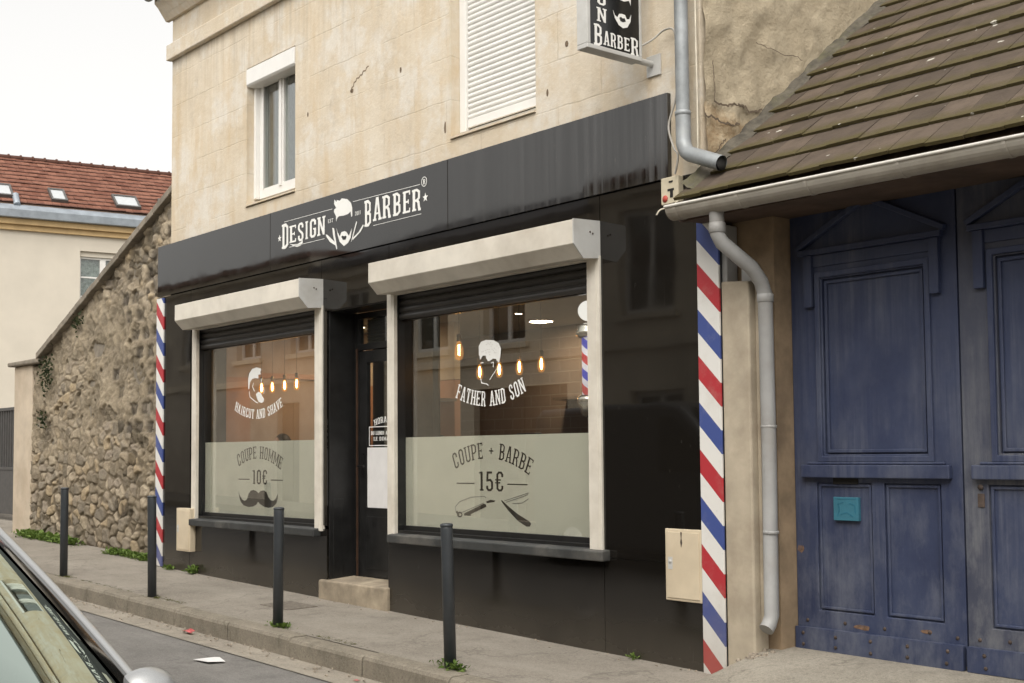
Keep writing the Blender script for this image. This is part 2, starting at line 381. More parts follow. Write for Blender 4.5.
M['paper'] = simple('white_paper', (.72,.71,.70), .8, var=.05, scale=6); M['wrapper'] = simple('red_wrapper', (.45,.10,.10), .6, var=.6, scale=30)
M['leaf'] = m_leaf('weed_leaf', (.075,.13,.022), (.17,.25,.055)); M['moss'] = m_leaf('dry_moss', (.10,.11,.03), (.16,.15,.06))
M['ivy'] = m_leaf('dark_leaf', (.02,.032,.012), (.05,.06,.025))
t = NT('car_silver'); _f = t.noise(400, 1); M['silver'] = t.end(t.pbsdf(t.mix(t.ramp(_f, .3, .7), (.46,.47,.47), (.54,.55,.55)), .40, .6, None, .5, Coat_Weight=.8, Coat_Roughness=.05))
M['windscreen'] = m_glass('windscreen_glass', (.22,.27,.25), 1.6, 0., 7., (.55,.63,.57))
t = NT('black_ceramic_border'); M['frit'] = t.end(t.pbsdf((.012,.012,.011), .06, 0, None, .6)); M['car_black'] = simple('black_trim', (.012,.012,.012), .4, var=.1); M['tyre'] = simple('tyre_rubber', (.02,.02,.02), .8)
M['lamp'] = simple('headlamp_lens', (.55,.57,.58), .08, .3, var=.05, bump=0); M['seat'] = simple('seat_cloth', (.05,.05,.055), .9)
M['skin'] = simple('skin', (.42,.24,.16), .55, var=.05); M['hair'] = simple('black_hair', (.012,.009,.007), .6); M['shirt'] = simple('dark_shirt', (.03,.03,.035), .9)
M['shutter'] = simple('brown_shutter', (.12,.085,.06), .6)

# ------------------------------------------------------------------ lettering (condensed slab capitals built from strokes)
def glyph(ch):
    L, Rr, c = .10, .40, .25
    T, t = .135, .10       # stem, hair
    def ser(x, y): return ([(x-.115, y), (x+.115, y)], .085)
    lo, hi = .043, .957
    def st(x): return [([(x, 0), (x, 1)], T), ser(x, lo), ser(x, hi)]
    bowl = lambda y0, y1, x=Rr: [(L, y1), (x-.13, y1), (x, y1-.1), (x, y0+.1), (x-.13, y0), (L, y0)]
    oct_ = [(c, hi), (.32, hi), (Rr, .86), (Rr, .14), (.32, lo), (.18, lo), (L, .14), (L, .86), (.18, hi), (c, hi)]
    G = {
     'I': (.36, [([(.18, 0), (.18, 1)], T), ser(.18, lo), ser(.18, hi)]),
     '1': (.36, [([(.18, 0), (.18, 1)], T), ser(.18, lo), ([(.02, .93), (.18, .957)], .085)]),
     'E': (.48, st(L)+[([(L, lo), (.43, lo)], .09), ([(L, hi), (.43, hi)], .09), ([(L, .5), (.34, .5)], .08), ([(.41, 0), (.41, .2)], .06), ([(.41, .8), (.41, 1)], .06), ([(.33, .4), (.33, .6)], .05)]),
     'F': (.46, st(L)+[([(L, hi), (.43, hi)], .09), ([(L, .5), (.34, .5)], .08), ([(.41, .78), (.41, 1)], .06), ([(.33, .4), (.33, .6)], .05)]),
     'L': (.46, st(L)+[([(L, lo), (.43, lo)], .09), ([(.41, 0), (.41, .22)], .06)]),
     'D': (.5, st(L)+[(bowl(lo, hi), .12)]),
     'P': (.5, st(L)+[(bowl(.43, hi), .115)]),
     'B': (.5, st(L)+[(bowl(.5, hi, .38), .105), (bowl(lo, .52), .11)]),
     'R': (.52, st(L)+[(bowl(.47, hi, .39), .105), ([(.27, .47), (.36, .36), (.40, .03), (.49, .03)], .115)]),
     'O': (.5, [(oct_, .125)]), '0': (.5, [(oct_, .125)]),
     'C': (.5, [([(Rr, .68), (Rr, .86), (.32, hi), (.18, hi), (L, .86), (L, .14), (.18, lo), (.32, lo), (Rr, .14), (Rr, .32)], .125), ([(.33, .69), (.46, .69)], .06)]),
     'G': (.5, [([(Rr, .68), (Rr, .86), (.32, hi), (.18, hi), (L, .86), (L, .14), (.18, lo), (.32, lo), (Rr, .14), (Rr, .46)], .125), ([(.26, .46), (.46, .46)], .08)]),
     'S': (.48, [([(.38, .72), (.38, .86), (.31, hi), (.18, hi), (L, .86), (L, .68), (.16, .58), (.32, .43), (.38, .33), (.38, .14), (.31, lo), (.18, lo), (L, .14), (L, .3)], .115)]),
     'U': (.52, [([(L, 1), (L, .14), (.19, lo), (.33, lo), (.42, .14), (.42, 1)], .12), ser(L, hi), ser(.42, hi)]),
     'A': (.54, [([(.09, 0), (.25, 1)], .11), ([(.45, 0), (.29, 1)], .12), ([(.15, .3), (.39, .3)], .075), ser(.09, lo), ser(.45, lo), ([(.19, hi), (.35, hi)], .085)]),
     'V': (.54, [([(.09, 1), (.26, 0)], .12), ([(.45, 1), (.28, 0)], .11), ser(.09, hi), ser(.45, hi)]),
     'N': (.56, [([(L, 0), (L, 1)], .11), ([(.46, 0), (.46, 1)], .11), ([(L, .98), (.46, .02)], .12), ser(L, lo), ser(L, hi), ser(.46, hi)]),
     'M': (.66, [([(L, 0), (L, 1)], .11), ([(.56, 0), (.56, 1)], .12), ([(L, .97), (.33, .25), (.56, .97)], .10), ser(L, lo), ser(.56, lo), ser(L, hi), ser(.56, hi)]),
     'H': (.54, st(L)+st(.44)+[([(L, .5), (.44, .5)], .085)]),
     'T': (.5, [([(.25, 0), (.25, 1)], T), ser(.25, lo), ([(.02, hi), (.48, hi)], .09), ([(.04, .76), (.04, 1)], .06), ([(.46, .76), (.46, 1)], .06)]),
     '5': (.5, [([(.40, hi), (.13, hi), (.11, .55), (.30, .57), (Rr, .46), (Rr, .14), (.31, lo), (.18, lo), (L, .13), (L, .27)], .12)]),
     '2': (.48, [([(L, .7), (L, .86), (.18, hi), (.3, hi), (.38, .86), (.38, .66), (.1, .06), (.43, .06)], .11)]),
     '+': (.5, [([(.25, .28), (.25, .66)], .09), ([(.06, .47), (.44, .47)], .09)]),
     '€': (.56, [([(.46, .72), (.46, .86), (.38, hi), (.25, hi), (.16, .86), (.16, .14), (.25, lo), (.38, lo), (.46, .14), (.46, .28)], .115), ([(.03, .58), (.36, .58)], .075), ([(.03, .43), (.34, .43)], .075)]),
     ' ': (.3, [])}
    return G[ch]

def ribbon2(pts, w):
    """offset polyline -> left and right outlines with mitres"""
    n = len(pts); closed = n > 3 and pts[0] == pts[-1]
    le, ri = [], []
    for i in range(n):
        p = Vector(pts[i])
        if closed and i in (0, n-1): a = (Vector(pts[0])-Vector(pts[n-2])).normalized(); b = (Vector(pts[1])-p).normalized()
        else:
            a = (p-Vector(pts[i-1])).normalized() if i else None
            b = (Vector(pts[i+1])-p).normalized() if i < n-1 else None
            if a is None: a = b
            if b is None: b = a
        na, nb = Vector((-a.y, a.x)), Vector((-b.y, b.x)); m = na+nb
        m = na if m.length < 1e-6 else m.normalized(); k = min(2., 1/max(.35, m.dot(na)))
        le.append(p+m*w/2*k); ri.append(p-m*w/2*k)
    return le, ri

def stroke(mb, pts, w, fn, y, th):
    """one stroke as a thin solid; fn(u,v)->(a,b) then placed by mb.place(a,b,y)"""
    # subdivide long pieces so that arcs bend
    le, ri = ribbon2(pts, w); n = len(pts); vs = []; fs = []
    for i in range(n):
        for q in (le[i], ri[i]):
            a, b = fn(q.x, q.y); vs += [mb.place(a, b, y), mb.place(a, b, y+th)]
    for i in range(n-1):
        k = i*4
        fs += [(k, k+2, k+6, k+4), (k+1, k+5, k+7, k+3), (k, k+4, k+5, k+1), (k+2, k+3, k+7, k+6)]
    fs += [(0, 1, 3, 2), (n*4-4, n*4-2, n*4-1, n*4-3)]
    mb.add(vs, fs)

class LB(MB):
    """lettering builder; place maps (a, b, depth) to space"""
    def __init__(s, place=lambda a, b, y: (a, y, b)): super().__init__(); s.place = place; s.k = 0
    def lift(s): s.k = (s.k+1) % 8; return s.k*.00018
    def put(s, ch, fn, y, wt=1.):
        for pts, w in glyph(ch)[1]:
            q = []
            for i in range(len(pts)-1):
                m = max(1, int(math.dist(pts[i], pts[i+1])/.35)) if len(pts) == 2 else 1
                q += [tuple(pts[i][j]+(pts[i+1][j]-pts[i][j])*r/m for j in (0, 1)) for r in range(m)]
            q.append(pts[-1])
            stroke(s, q, w*wt, fn, y-s.lift(), .0012)
    def boxed(s, ch, x0, z0, x1, z1, y, wt=1.):
        w = glyph(ch)[0]; s.put(ch, lambda u, v: (x0+(x1-x0)*u/w, z0+(z1-z0)*v), y, wt)
    def line(s, text, x0, z0, x1, h, y, wt=1., gap=.07):
        tot = sum(glyph(c)[0]+gap for c in text)-gap; k = (x1-x0)/tot; u = 0
        for c in text:
            w = glyph(c)[0]
            s.put(c, lambda a, b, u=u: (x0+(u+a)*k, z0+b*h), y, wt); u += w+gap
    def arc(s, text, p0, pm, p1, h, y, wt=1., gap=.08, only=None):
        (ax, ay), (bx, by), (cx, cy) = p0, pm, p1
        d = 2*(ax*(by-cy)+bx*(cy-ay)+cx*(ay-by))
        ux = ((ax*ax+ay*ay)*(by-cy)+(bx*bx+by*by)*(cy-ay)+(cx*cx+cy*cy)*(ay-by))/d
        uy = ((ax*ax+ay*ay)*(cx-bx)+(bx*bx+by*by)*(ax-cx)+(cx*cx+cy*cy)*(bx-ax))/d
        r = math.hypot(ax-ux, ay-uy); up = 1 if by > uy else -1
        t0 = math.atan2(ay-uy, ax-ux); t1 = math.atan2(cy-uy, cx-ux)
        tot = sum(glyph(c)[0]+gap for c in text)-gap; u = 0
        if up < 0:
            if t0 > 0: t0 -= 2*math.pi
            if t1 > 0: t1 -= 2*math.pi
        for ic, c in enumerate(text):
            w = glyph(c)[0]
            if only and not only[0] <= ic < only[1]: u += w+gap; continue
            def fn(a, b, u=u):
                th = t0+(t1-t0)*(u+a)/tot; rr = r+up*b*h
                return (ux+rr*math.cos(th), uy+rr*math.sin(th))
            s.put(c, fn, y, wt); u += w+gap
    def poly(s, pts, y, th=.0012, holes=()):
        y = y-s.lift(); s.prism(pts, lambda a, b: s.place(a, b, y), lambda a, b: s.place(a, b, y+th), holes); return s
    def stro(s, pts, w, y): stroke(s, pts, w, lambda a, b: (a, b), y-s.lift(), .0012); return s
    def ring(s, c, rx, rz, w, y, n=20):
        s.stro([(c[0]+rx*math.cos(2*math.pi*k/n), c[1]+rz*math.sin(2*math.pi*k/n)) for k in range(n)]+[(c[0]+rx, c[1])], w, y); return s
    def star(s, c, r, y):
        s.poly([(c[0]+r*(1 if k % 2 == 0 else .42)*math.cos(math.pi/2+math.pi*k/5), c[1]+r*(1 if k % 2 == 0 else .42)*math.sin(math.pi/2+math.pi*k/5)) for k in range(10)], y); return s

def rect(x0, x1, z0, z1): return [(x0, z0), (x1, z0), (x1, z1), (x0, z1)]
def sm(x, a, b):
    k = max(0., min(1., (x-a)/(b-a))); return k*k*(3-2*k)

# ------------------------------------------------------------------ ground
def gz(x, y):
    """height of the pavement surface"""
    z = -.0195*x + .02*y
    ramp = .195+.0195*(x-.5)*.6
    z += ramp*sm(x, .13, .42)*sm(y, -1.0, .22)
    z += .012*(noise.noise((x*.7, y*.9, 1.))) * sm(-y, -.4, .3)*sm(y, -1.25, -1.0)
    return z
def rz(x, y):
    """height of the roadway"""
    return -.0195*x - .168 + .03*max(0, 1-((y+3.9)/2.5)**2)
YK = -1.31
xs = [-60, -40, -30] + [-22+.25*i for i in range(89)] + [.1+.06*i for i in range(14)] + [1.+.25*i for i in range(25)] + [9, 14, 25, 60]
xs = sorted(set(round(x, 3) for x in xs))
def sheet(name, m, x_list, y_list, fn, parent=None):
    b = MB(); nx = len(x_list)
    vs = [(x, y, fn(x, y)) for y in y_list for x in x_list]
    fs = [(j*nx+i, j*nx+i+1, (j+1)*nx+i+1, (j+1)*nx+i) for j in range(len(y_list)-1) for i in range(nx-1)]
    b.add(vs, fs, True); return b.build(name, m, parent, fix=False)
ys = [YK+.16] + [-1.1+.1*i for i in range(15)] + [.5, .8, 1.3, 2.5]
tag(sheet('pavement', M['pave'], [x for x in xs if x <= .3], ys, gz), kind='structure')
tag(sheet('gate_apron', M['apron'], [x for x in xs if x >= .28], ys, gz), kind='structure')
b = MB()
x = -24.
while x < 8:                                   # kerb stones, one metre long, open joints
    k0, k1 = x+.007, x+.993
    pr = [(YK-.004, -.22), (YK+.0, -.03), (YK+.012, -.008), (YK+.03, 0), (YK+.157, .003), (YK+.157, -.22)]
    j = random.uniform(-.004, .004)
    def mk(xx): return lambda a, c: (xx, a+j, gz(xx, YK+.16)+c+j)
    f0, f1 = mk(k0), mk(k1)
    b.prism(pr, f0, f1)
    x += 1.
tag(b.build('kerb', M['kerb'], bevel=.006), kind='structure')
tag(sheet('channel_kerb', M['channel'], xs, [YK-.30, YK-.15, YK], lambda x, y: rz(x, YK-.3)+.006-.012*(y-YK+.3)/.3), kind='structure')
tag(sheet('road', M['asphalt'], xs, [-6.5, -6, -5.4, -4.8, -4.2, -3.6, -3, -2.4, -2.0, YK-.30], rz), kind='structure')
tag(sheet('far_pavement', M['pave'], xs, [-8.3, -7.4, -6.66], lambda x, y: -.0195*x-.04), kind='structure')
b = MB()
for i in range(len(xs)-1):
    x0, x1 = xs[i], xs[i+1]
    b.hexa([(x0,-6.66,-.0195*x0-.3),(x1,-6.66,-.0195*x1-.3),(x1,-6.5,-.0195*x1-.3),(x0,-6.5,-.0195*x0-.3),(x0,-6.66,-.0195*x0-.036),(x1,-6.66,-.0195*x1-.036),(x1,-6.5,-.0195*x1-.036),(x0,-6.5,-.0195*x0-.036)])
tag(b.build('far_kerb', M['kerb']), kind='structure')
tag(sheet('ground', M['earth'], [-300, -120, -60, -30, 0, 30, 60, 120, 300], [-300, -100, -30, -8, 0, 8, 30, 100, 300], lambda x, y: -.0195*x-.42), kind='structure')
b = MB()
b.slab(rect(0, 1, 0, 1), 0, 1) if False else None
_x0, _x1 = -4.72, -4.26
b.hexa([(x, y, gz(x, y)-.01) for x, y in ((_x0,-.62),(_x1,-.60),(_x1,-.30),(_x0,-.31))]+[(x, y, gz(x, y)+.006) for x, y in ((_x0,-.62),(_x1,-.60),(_x1,-.30),(_x0,-.31))])
tag(b.build('utility_cover', simple('dark_cover_plate', (.15,.13,.105), .8, var=.3, scale=30, bump=.6), bevel=.002), 'dark square utility cover set into the pavement before the doorstep', 'utility cover')

# ------------------------------------------------------------------ barber shop building
shop = thing('barber_shop', 'cream stone two-storey barber shop with glossy black ground floor', 'building', (-4.1, .15, .1))
XL, XR, ZT = -8.0, .02, 6.45
W0 = (-6.21, -5.22, 3.96, 5.42); W1 = (-2.70, -1.635, 3.98, 5.42)
b = MB()
b.slab([(XL, 3.2), (XR, 3.2), (XR, ZT), (XL, ZT)], .02, .42, [rect(*W0), rect(*W1)])
b.build('upper_wall', M['wall'], shop)
# gable wall beside the garage roof, and the hidden ones
b = MB()
b.prism([(.42, 0), (8.5, 0), (8.5, 6.45), (4.5, 8.9), (.42, 6.45)], lambda a, c: (XR-.4, a, c), lambda a, c: (XR-.004, a, c))
b.build('gable_wall', M['gable'], shop)
b = MB(); b.prism([(.42, 0), (8.5, 0), (8.5, 6.45), (4.5, 8.9), (.42, 6.45)], lambda a, c: (XL, a, c), lambda a, c: (XL+.35, a, c)); b.box(XL+.35, XR-.4, 8.1, 8.5, 0, 6.45)
b.build('rear_wall', M['gable'], shop)
# return of the gable in rough rubble near the corner
b = MB()
def gab(u, v):
    y = .03+u*2.6; z = 2.75+v*2.7+u*1.1
    e = math.exp(-((z-3.75-.6*(y-.3))/.55)**2) if y < 1.3 else .1
    d = .012+.03*abs(noise.fractal((y*3, z*3, 2.), 1., 2., 5))+.05*e*max(0, noise.noise((y*5, z*6, 7.)))*sm(1.4-y, 0, .5)
    return (XR+d, y, z)
b.grid(70, 70, gab); o = b.build('plaster_patch', M['gable'], shop, fix=False)
M['crack'] = simple('crack_shadow', (.12,.09,.062), .95)
gl_ = LB(lambda a, c, d: (XR+.026-d+.03*0, a, c))
for q, w_ in (([(.087,3.984),(.091,3.891),(.098,3.798),(.096,3.704)], .008), ([(.096,3.704),(.137,3.692),(.207,3.691),(.278,3.719),(.362,3.721),(.41,3.718),(.445,3.69),(.519,3.709),(.582,3.731)], .022), ([(-.0,3.609),(.03,3.595),(.077,3.602),(.134,3.582),(.227,3.576),(.346,3.591)], .02), ([(.528,4.184),(.648,4.174),(.804,4.16),(.965,4.174),(1.037,4.16)], .008), ([(.02,3.34),(.10,3.36),(.16,3.43),(.20,3.47)], .012)):
    r_q = []
    for i in range(len(q)-1):
        for k in range(4):
            f = k/4; r_q.append((q[i][0]+(q[i+1][0]-q[i][0])*f+random.uniform(-.006, .006), q[i][1]+(q[i+1][1]-q[i][1])*f+random.uniform(-.008, .008)))
    gl_ = LB(lambda a, c, d: (XR+.026-d, a, c)); gl_.stro(r_q+[q[-1]], w_*.6, -.022); gl_.build('wall_crack', M['crack'], shop, fix=False)
b = MB(); b.slab([(XL-.035, 5.94), (XR+.03, 5.94), (XR+.03, 6.12), (XL-.035, 6.12)], -.045, .02); b.box(XL-.035, XL, .02, .42, 5.94, 6.12)
b.build('string_course', M['wall'], shop, bevel=.01)
b = MB()
cp = [(.02, 6.42), (-.02, 6.42), (-.12, 6.56), (-.16, 6.6), (-.16, 6.66), (.42, 6.66), (.42, 6.45), (.02, 6.45)]
b.prism(cp, lambda a, c: (XL-.10, a, c), lambda a, c: (XR+.08, a, c)); b.build('cornice', M['wall'], shop)
b = MB(); b.tube([(XL-.16, -.22, 6.70), (XR+.1, -.22, 6.70)], .07, 14); b.build('eaves_gutter', M['zinc'], shop)
b = MB(); b.prism([(-.2, 6.68), (4.5, 9.25), (9.0, 6.68), (9.0, 6.78), (4.5, 9.36), (-.2, 6.78)], lambda a, c: (XL-.1, a, c), lambda a, c: (XR+.1, a, c)); b.build('roof', M['tile_red'], shop)
# chips and cracks in the stone face
M['chip'] = simple('chip_shadow_stone', (.16,.115,.075), .95, var=.3, scale=30)
l = LB(); l.stro([(-4.21,4.72),(-4.20,4.76),(-4.17,4.77),(-4.165,4.80),(-4.13,4.805),(-4.12,4.83),(-4.08,4.825),(-4.06,4.845),(-4.03,4.84),(-4.01,4.87),(-3.97,4.865),(-3.955,4.89),(-3.92,4.895)], .010, .0185); l.build('wall_crack', M['chip'], shop, fix=False)
for (x, z, w, h) in ((-4.2,4.73,.05,.03),(-4.98,4.68,.022,.04),(-3.42,4.74,.025,.045),(-1.28,4.42,.03,.04),(-1.5,4.1,.02,.045),(-2.78,4.1,.02,.08)):
    l = LB(); l.poly([(x+w*(1+.5*random.random())*math.cos(k*math.pi/4)*.5, z+h*(1+.5*random.random())*math.sin(k*math.pi/4)*.5) for k in range(8)], .0185); l.build('wall_crack', M['chip'], shop, fix=False)
# ground floor structure behind the cladding
SX = (-7.30, -4.93); SX2 = (-3.50, -1.08)
b = MB()
b.slab([(-8.02, .0), (-4.72, .0), (-4.72, 3.05), (-3.55, 3.05), (-3.55, 0), (XR-.02, 0), (XR-.02, 3.2), (-8.02, 3.2)], .022, .40, [rect(-7.38, -4.80, .76, 2.82), rect(-3.49, -.95, .76, 2.82)])
b.build('lower_wall', M['frame_dark'], shop)
# black cladding panels
CL = M['clad']
def panel(o, holes=(), nm='cladding_panel', y0=0., m=CL, y1=.02):
    b = MB(); b.slab(o, y0, y1, holes); return b.build(nm, m, shop, bevel=.0015, seg=1)
G0 = lambda x: -.0195*x-.03
panel([(-8.31, G0(-8.31)), (-7.445, G0(-7.445)), (-7.445, 3.228), (-8.31, 3.228)])                     # left strip
panel([(-7.44, G0(-7.44)), (-4.602, G0(-4.6)), (-4.602, .725), (-7.44, .725)])                         # under the first window
panel([(-7.44, 2.86), (-4.702, 2.86), (-4.702, 3.228), (-7.44, 3.228)])                                # above it
panel([(-4.668, .76), (-4.602, .76), (-4.602, 2.86), (-4.668, 2.86)])
panel([(-4.697, 2.864), (-4.602, 2.864), (-4.602, 2.745), (-3.606, 2.745), (-3.606, 2.864), (-3.58, 2.864), (-3.58, 3.228), (-4.697, 3.228)])
panel([(-3.602, G0(-3.6)), (-.932, G0(-.93)), (-.932, .675), (-3.602, .675)])
panel([(-3.575, 2.864), (-.935, 2.864), (-.935, 3.228), (-3.575, 3.228)])
panel([(-.928, .68), (-.014, .68), (-.014, 3.228), (-.928, 3.228)])
panel([(-.928, G0(-.93)), (-.014, G0(0)), (-.014, .676), (-.928, .676)])
panel([(-3.606, .68), (-3.602, .68), (-3.602, 2.86), (-3.606, 2.86)])
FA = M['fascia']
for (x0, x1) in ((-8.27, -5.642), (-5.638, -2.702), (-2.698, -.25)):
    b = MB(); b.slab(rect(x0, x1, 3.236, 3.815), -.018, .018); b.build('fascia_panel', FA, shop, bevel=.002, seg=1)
b = MB(); b.box(-8.0, -.02, .0195, .0205, 3.228, 3.24); b.build('shadow_gap', M['dark_hole'], shop)

def slats(mb, x0, x1, y, z0, z1, pitch, depth):
    n = max(1, round((z1-z0)/pitch)); p = (z1-z0)/n
    prof = [(y+.012, z0)]
    for i in range(n):
        a = z0+i*p
        prof += [(y+.004, a+.04*p), (y-depth*.7, a+.25*p), (y-depth, a+.5*p), (y-depth*.7, a+.75*p), (y+.004, a+.96*p)]
    prof += [(y+.012, z1)]
    mb.prism(prof, lambda a, c: (x0, a, c), lambda a, c: (x1, a, c))

WH = dict(HAIR1=[(-6.303,2.09),(-6.307,2.198),(-6.283,2.256),(-6.222,2.297),(-6.132,2.309),(-6.041,2.292),(-6.031,2.277),(-6.051,2.258),(-6.041,2.233),(-6.091,2.231),(-6.091,2.192),(-6.151,2.2),(-6.222,2.194),(-6.268,2.162),(-6.282,2.098)],
 BEARD1=[(-6.14,2.034),(-6.09,2.056),(-6.04,2.044),(-6.01,2.009),(-5.97,1.978),(-5.98,1.95),(-6.019,1.94),(-6.079,1.953),(-6.119,1.994)],
 HAIR2=[(-2.451,2.199),(-2.452,2.269),(-2.422,2.302),(-2.358,2.312),(-2.264,2.303),(-2.202,2.276),(-2.171,2.229),(-2.18,2.166),(-2.196,2.123),(-2.219,2.134),(-2.234,2.153),(-2.273,2.157),(-2.313,2.142),(-2.337,2.142),(-2.36,2.168),(-2.36,2.186),(-2.4,2.19),(-2.437,2.158),(-2.44,2.183)],
 MOUST=[(-6.521,1.039),(-6.501,.999),(-6.448,.955),(-6.388,.939),(-6.341,.957),(-6.306,1.014),(-6.259,1.047),(-6.201,1.055),(-6.143,1.045),(-6.096,1.024),(-6.055,1.047),(-5.994,1.056),(-5.932,1.038),(-5.892,.989),(-5.847,.959),(-5.791,.953),(-5.736,.982),(-5.703,1.026),(-5.703,.982),(-5.736,.927),(-5.802,.893),(-5.891,.881),(-5.993,.893),(-6.073,.919),(-6.107,.94),(-6.142,.906),(-6.211,.887),(-6.317,.879),(-6.412,.893),(-6.472,.926),(-6.508,.976)],
 RAZ1=[(-2.67,.926),(-2.412,1.01),(-2.384,1.005),(-2.384,.987),(-2.583,.923),(-2.583,.909),(-2.67,.909)],
 RAZ2=[(-2.383,1.028),(-2.328,1.044),(-2.267,1.039),(-2.282,1.027),(-2.374,1.016)],
 RAZ3=[(-2.2,1.044),(-2.182,1.041),(-2.101,.995),(-1.996,.942),(-1.858,.891),(-1.838,.875),(-1.85,.852),(-1.893,.85),(-1.997,.891),(-2.102,.961),(-2.164,1.01)])

def shop_window(xa, xb, first):
    """outer rails xa..xb; glass set back 0.1"""
    b = MB()                                                      # dark fixed frame in the opening
    b.slab(rect(xa+.02, xb-.02, .735, 2.83), .085, .135, [rect(xa+.09, xb-.14, .80, 2.56)])
    b.box(xa+.021, xa+.085, .0225, .0845, .74, 2.8); b.box(xb-.13, xb-.021, .0225, .0845, .74, 2.8)
    win = b.build('shop_window', M['frame_dark'], shop, bevel=.002)
    b = MB(); b.box(xa+.088, xb-.138, .100, .106, .798, 2.562); b.build('pane', M['glass'], win)
    b = MB(); b.box(xa+.089, xb-.139, .1095, .1115, .80, 1.552); b.build('frosted_film', M['film'], win)
    for q in ((xa+.012, xa+.118), (xb-.125, xb+.004)):
        b = MB(); b.box(q[0], q[1], -.018, .018, .705, 2.80); b.box(q[0]+.03, q[1]-.03, -.021, -.0175, .71, 2.79)
        b.build('guide_rail', M['rail_white'], win, bevel=.004)
    b = MB(); b.slab(rect(xa+.119, xb-.126, 2.775, 2.83), -.012, .018); b.build('lower_lip', M['rail_white'], win)
    # shutter housing with chamfered lower front edge
    xo0, xo1 = xa+.075, xb+.002
    pr = [(.0, 3.043), (-.252, 3.035), (-.252, 2.866), (-.16, 2.772), (.0, 2.786)]
    b = MB(); b.prism(pr, lambda a, c: (xo0, a, c), lambda a, c: (xo1-.012, a, c)); hs = b.build('shutter_housing', M['aged_white'], win, bevel=.004)
    pr2 = [(.0, 3.048), (-.256, 3.039), (-.256, 2.864), (-.162, 2.767), (.0, 2.781)]
    b = MB(); b.prism(pr2, lambda a, c: (xo1-.011, a, c), lambda a, c: (xo1, a, c)); b.build('end_plate', M['end_plate'], win)
    b = MB()
    for (yy, zz) in ((-.10, 2.96), (-.075, 2.95)): b.lathe([(.007, 0), (.007, .004), (.003, .006)], (xo1, yy, zz), 8, 'x')
    b.build('end_screw', M['iron'], win)
    b = MB(); slats(b, xa+.07, xb-.115, .055, 2.565, 2.80, .06, .012); b.build('rolled_slats', M['slat_dark'], win)
    # sill
    b = MB()
    s0, s1 = (xa-.035, xb-.045) if first else (xa+.08, xb+.06)
    b.hexa([(s0,-.075,.66),(s1,-.075,.655),(s1,.08,.655),(s0,.08,.66),(s0,-.075,.728),(s1,-.075,.724),(s1,.08,.742),(s0,.08,.742)])
    b.build('sill', M['sill'], win, bevel=.008)
    # vinyl
    w, d, th = LB(), LB(), LB(); y = .0985; yd = .1075
    if first:
        w.poly(WH['HAIR1'], y).poly(WH['BEARD1'], y)
        w.stro([(-6.282,2.069),(-6.267,2.009),(-6.129,1.95),(-6.099,1.944)], .010, y); w.stro([(-6.191,2.153),(-6.211,2.115),(-6.17,2.064)], .010, y); w.stro([(-6.031,2.189),(-6.027,2.145)], .012, y)
        w.stro([(-5.99,2.1),(-5.965,2.06),(-5.975,2.03)], .008, y)
        w.arc('HAIRCUT AND SHAVE', (-6.60,1.885), (-6.10,1.782), (-5.585,1.897), .095, y, .95)
        for o_ in ((0, 5), (6, 11)):
            d = LB(); d.arc('COUPE HOMME', (-6.528,1.292), (-6.11,1.377), (-5.645,1.262), .125, yd, .8, .08, o_); d.build('dark_lettering', M['vinyl_dark'], win, fix=False)
        d = LB(); d.line('10€', -6.225, 1.117, -5.912, .142, yd, .95); mo = LB(); mo.poly(WH['MOUST'], yd); mo.build('moustache', M['vinyl_dark'], win, fix=False)
        d.stro([(-6.527,1.163),(-6.288,1.163)], .009, yd); d.stro([(-5.843,1.161),(-5.601,1.161)], .009, yd)
    else:
        hl = []
        for k in range(60):
            a, c = random.uniform(-2.435, -2.19), random.uniform(2.17, 2.295)
            if math.hypot((a+2.31)/.115, (c-2.24)/.055) < 1 and all(math.hypot(a-q[0][0], c-q[0][1]) > .016 for q in hl) and len(hl) < 26: hl.append([(a+.0038*math.cos(j*math.pi/3), c+.0038*math.sin(j*math.pi/3)) for j in range(6)])
        w.poly(WH['HAIR2'], y, holes=hl)
        w.stro([(-2.434,2.018),(-2.418,1.972),(-2.347,1.959),(-2.331,1.948)], .008, y); w.stro([(-2.432,2.132),(-2.392,2.133)], .007, y); w.stro([(-2.297,2.124),(-2.266,2.127),(-2.27,2.088)], .007, y); w.stro([(-2.196,2.121),(-2.212,2.085),(-2.315,1.992)], .006, y)
        w.arc('FATHER AND SON', (-2.762,1.868), (-2.35,1.784), (-1.868,1.885), .118, y, .95)
        for o_ in ((0, 5), (6, 7), (8, 13)):
            d = LB(); d.arc('COUPE + BARBE', (-2.788,1.281), (-2.324,1.369), (-1.853,1.238), .128, yd, .8, .08, o_); d.build('dark_lettering', M['vinyl_dark'], win, fix=False)
        d = LB(); d.line('15€', -2.476, 1.113, -2.158, .152, yd, .95)
        d.stro([(-2.766,1.169),(-2.533,1.170)], .008, yd); d.stro([(-2.117,1.169),(-1.876,1.168)], .008, yd)
        rz1, rz2, th2 = LB(), LB(), LB(); rz1.poly(WH['RAZ1'], yd); rz1.poly(WH['RAZ2'], yd); rz2.poly(WH['RAZ3'], yd)
        for q in ([(-2.778,.929),(-2.787,.976),(-2.728,1.02),(-2.582,1.058),(-2.411,1.07),(-2.383,1.059)], [(-2.758,.918),(-2.66,.944),(-2.412,1.016)], [(-2.155,1.039),(-1.994,1.076),(-1.864,1.107)], [(-2.137,1.028),(-1.924,1.078),(-1.869,1.096)], [(-2.057,1.021),(-1.942,1.027),(-1.864,1.062)]): (th if q[0][0] < -2.3 else th2).stro(q, .006, yd)
        rz1.ring((-2.729,.915), .03, .017, .012, yd); rz1.stro([(-2.77,.94),(-2.74,.905)], .02, yd)
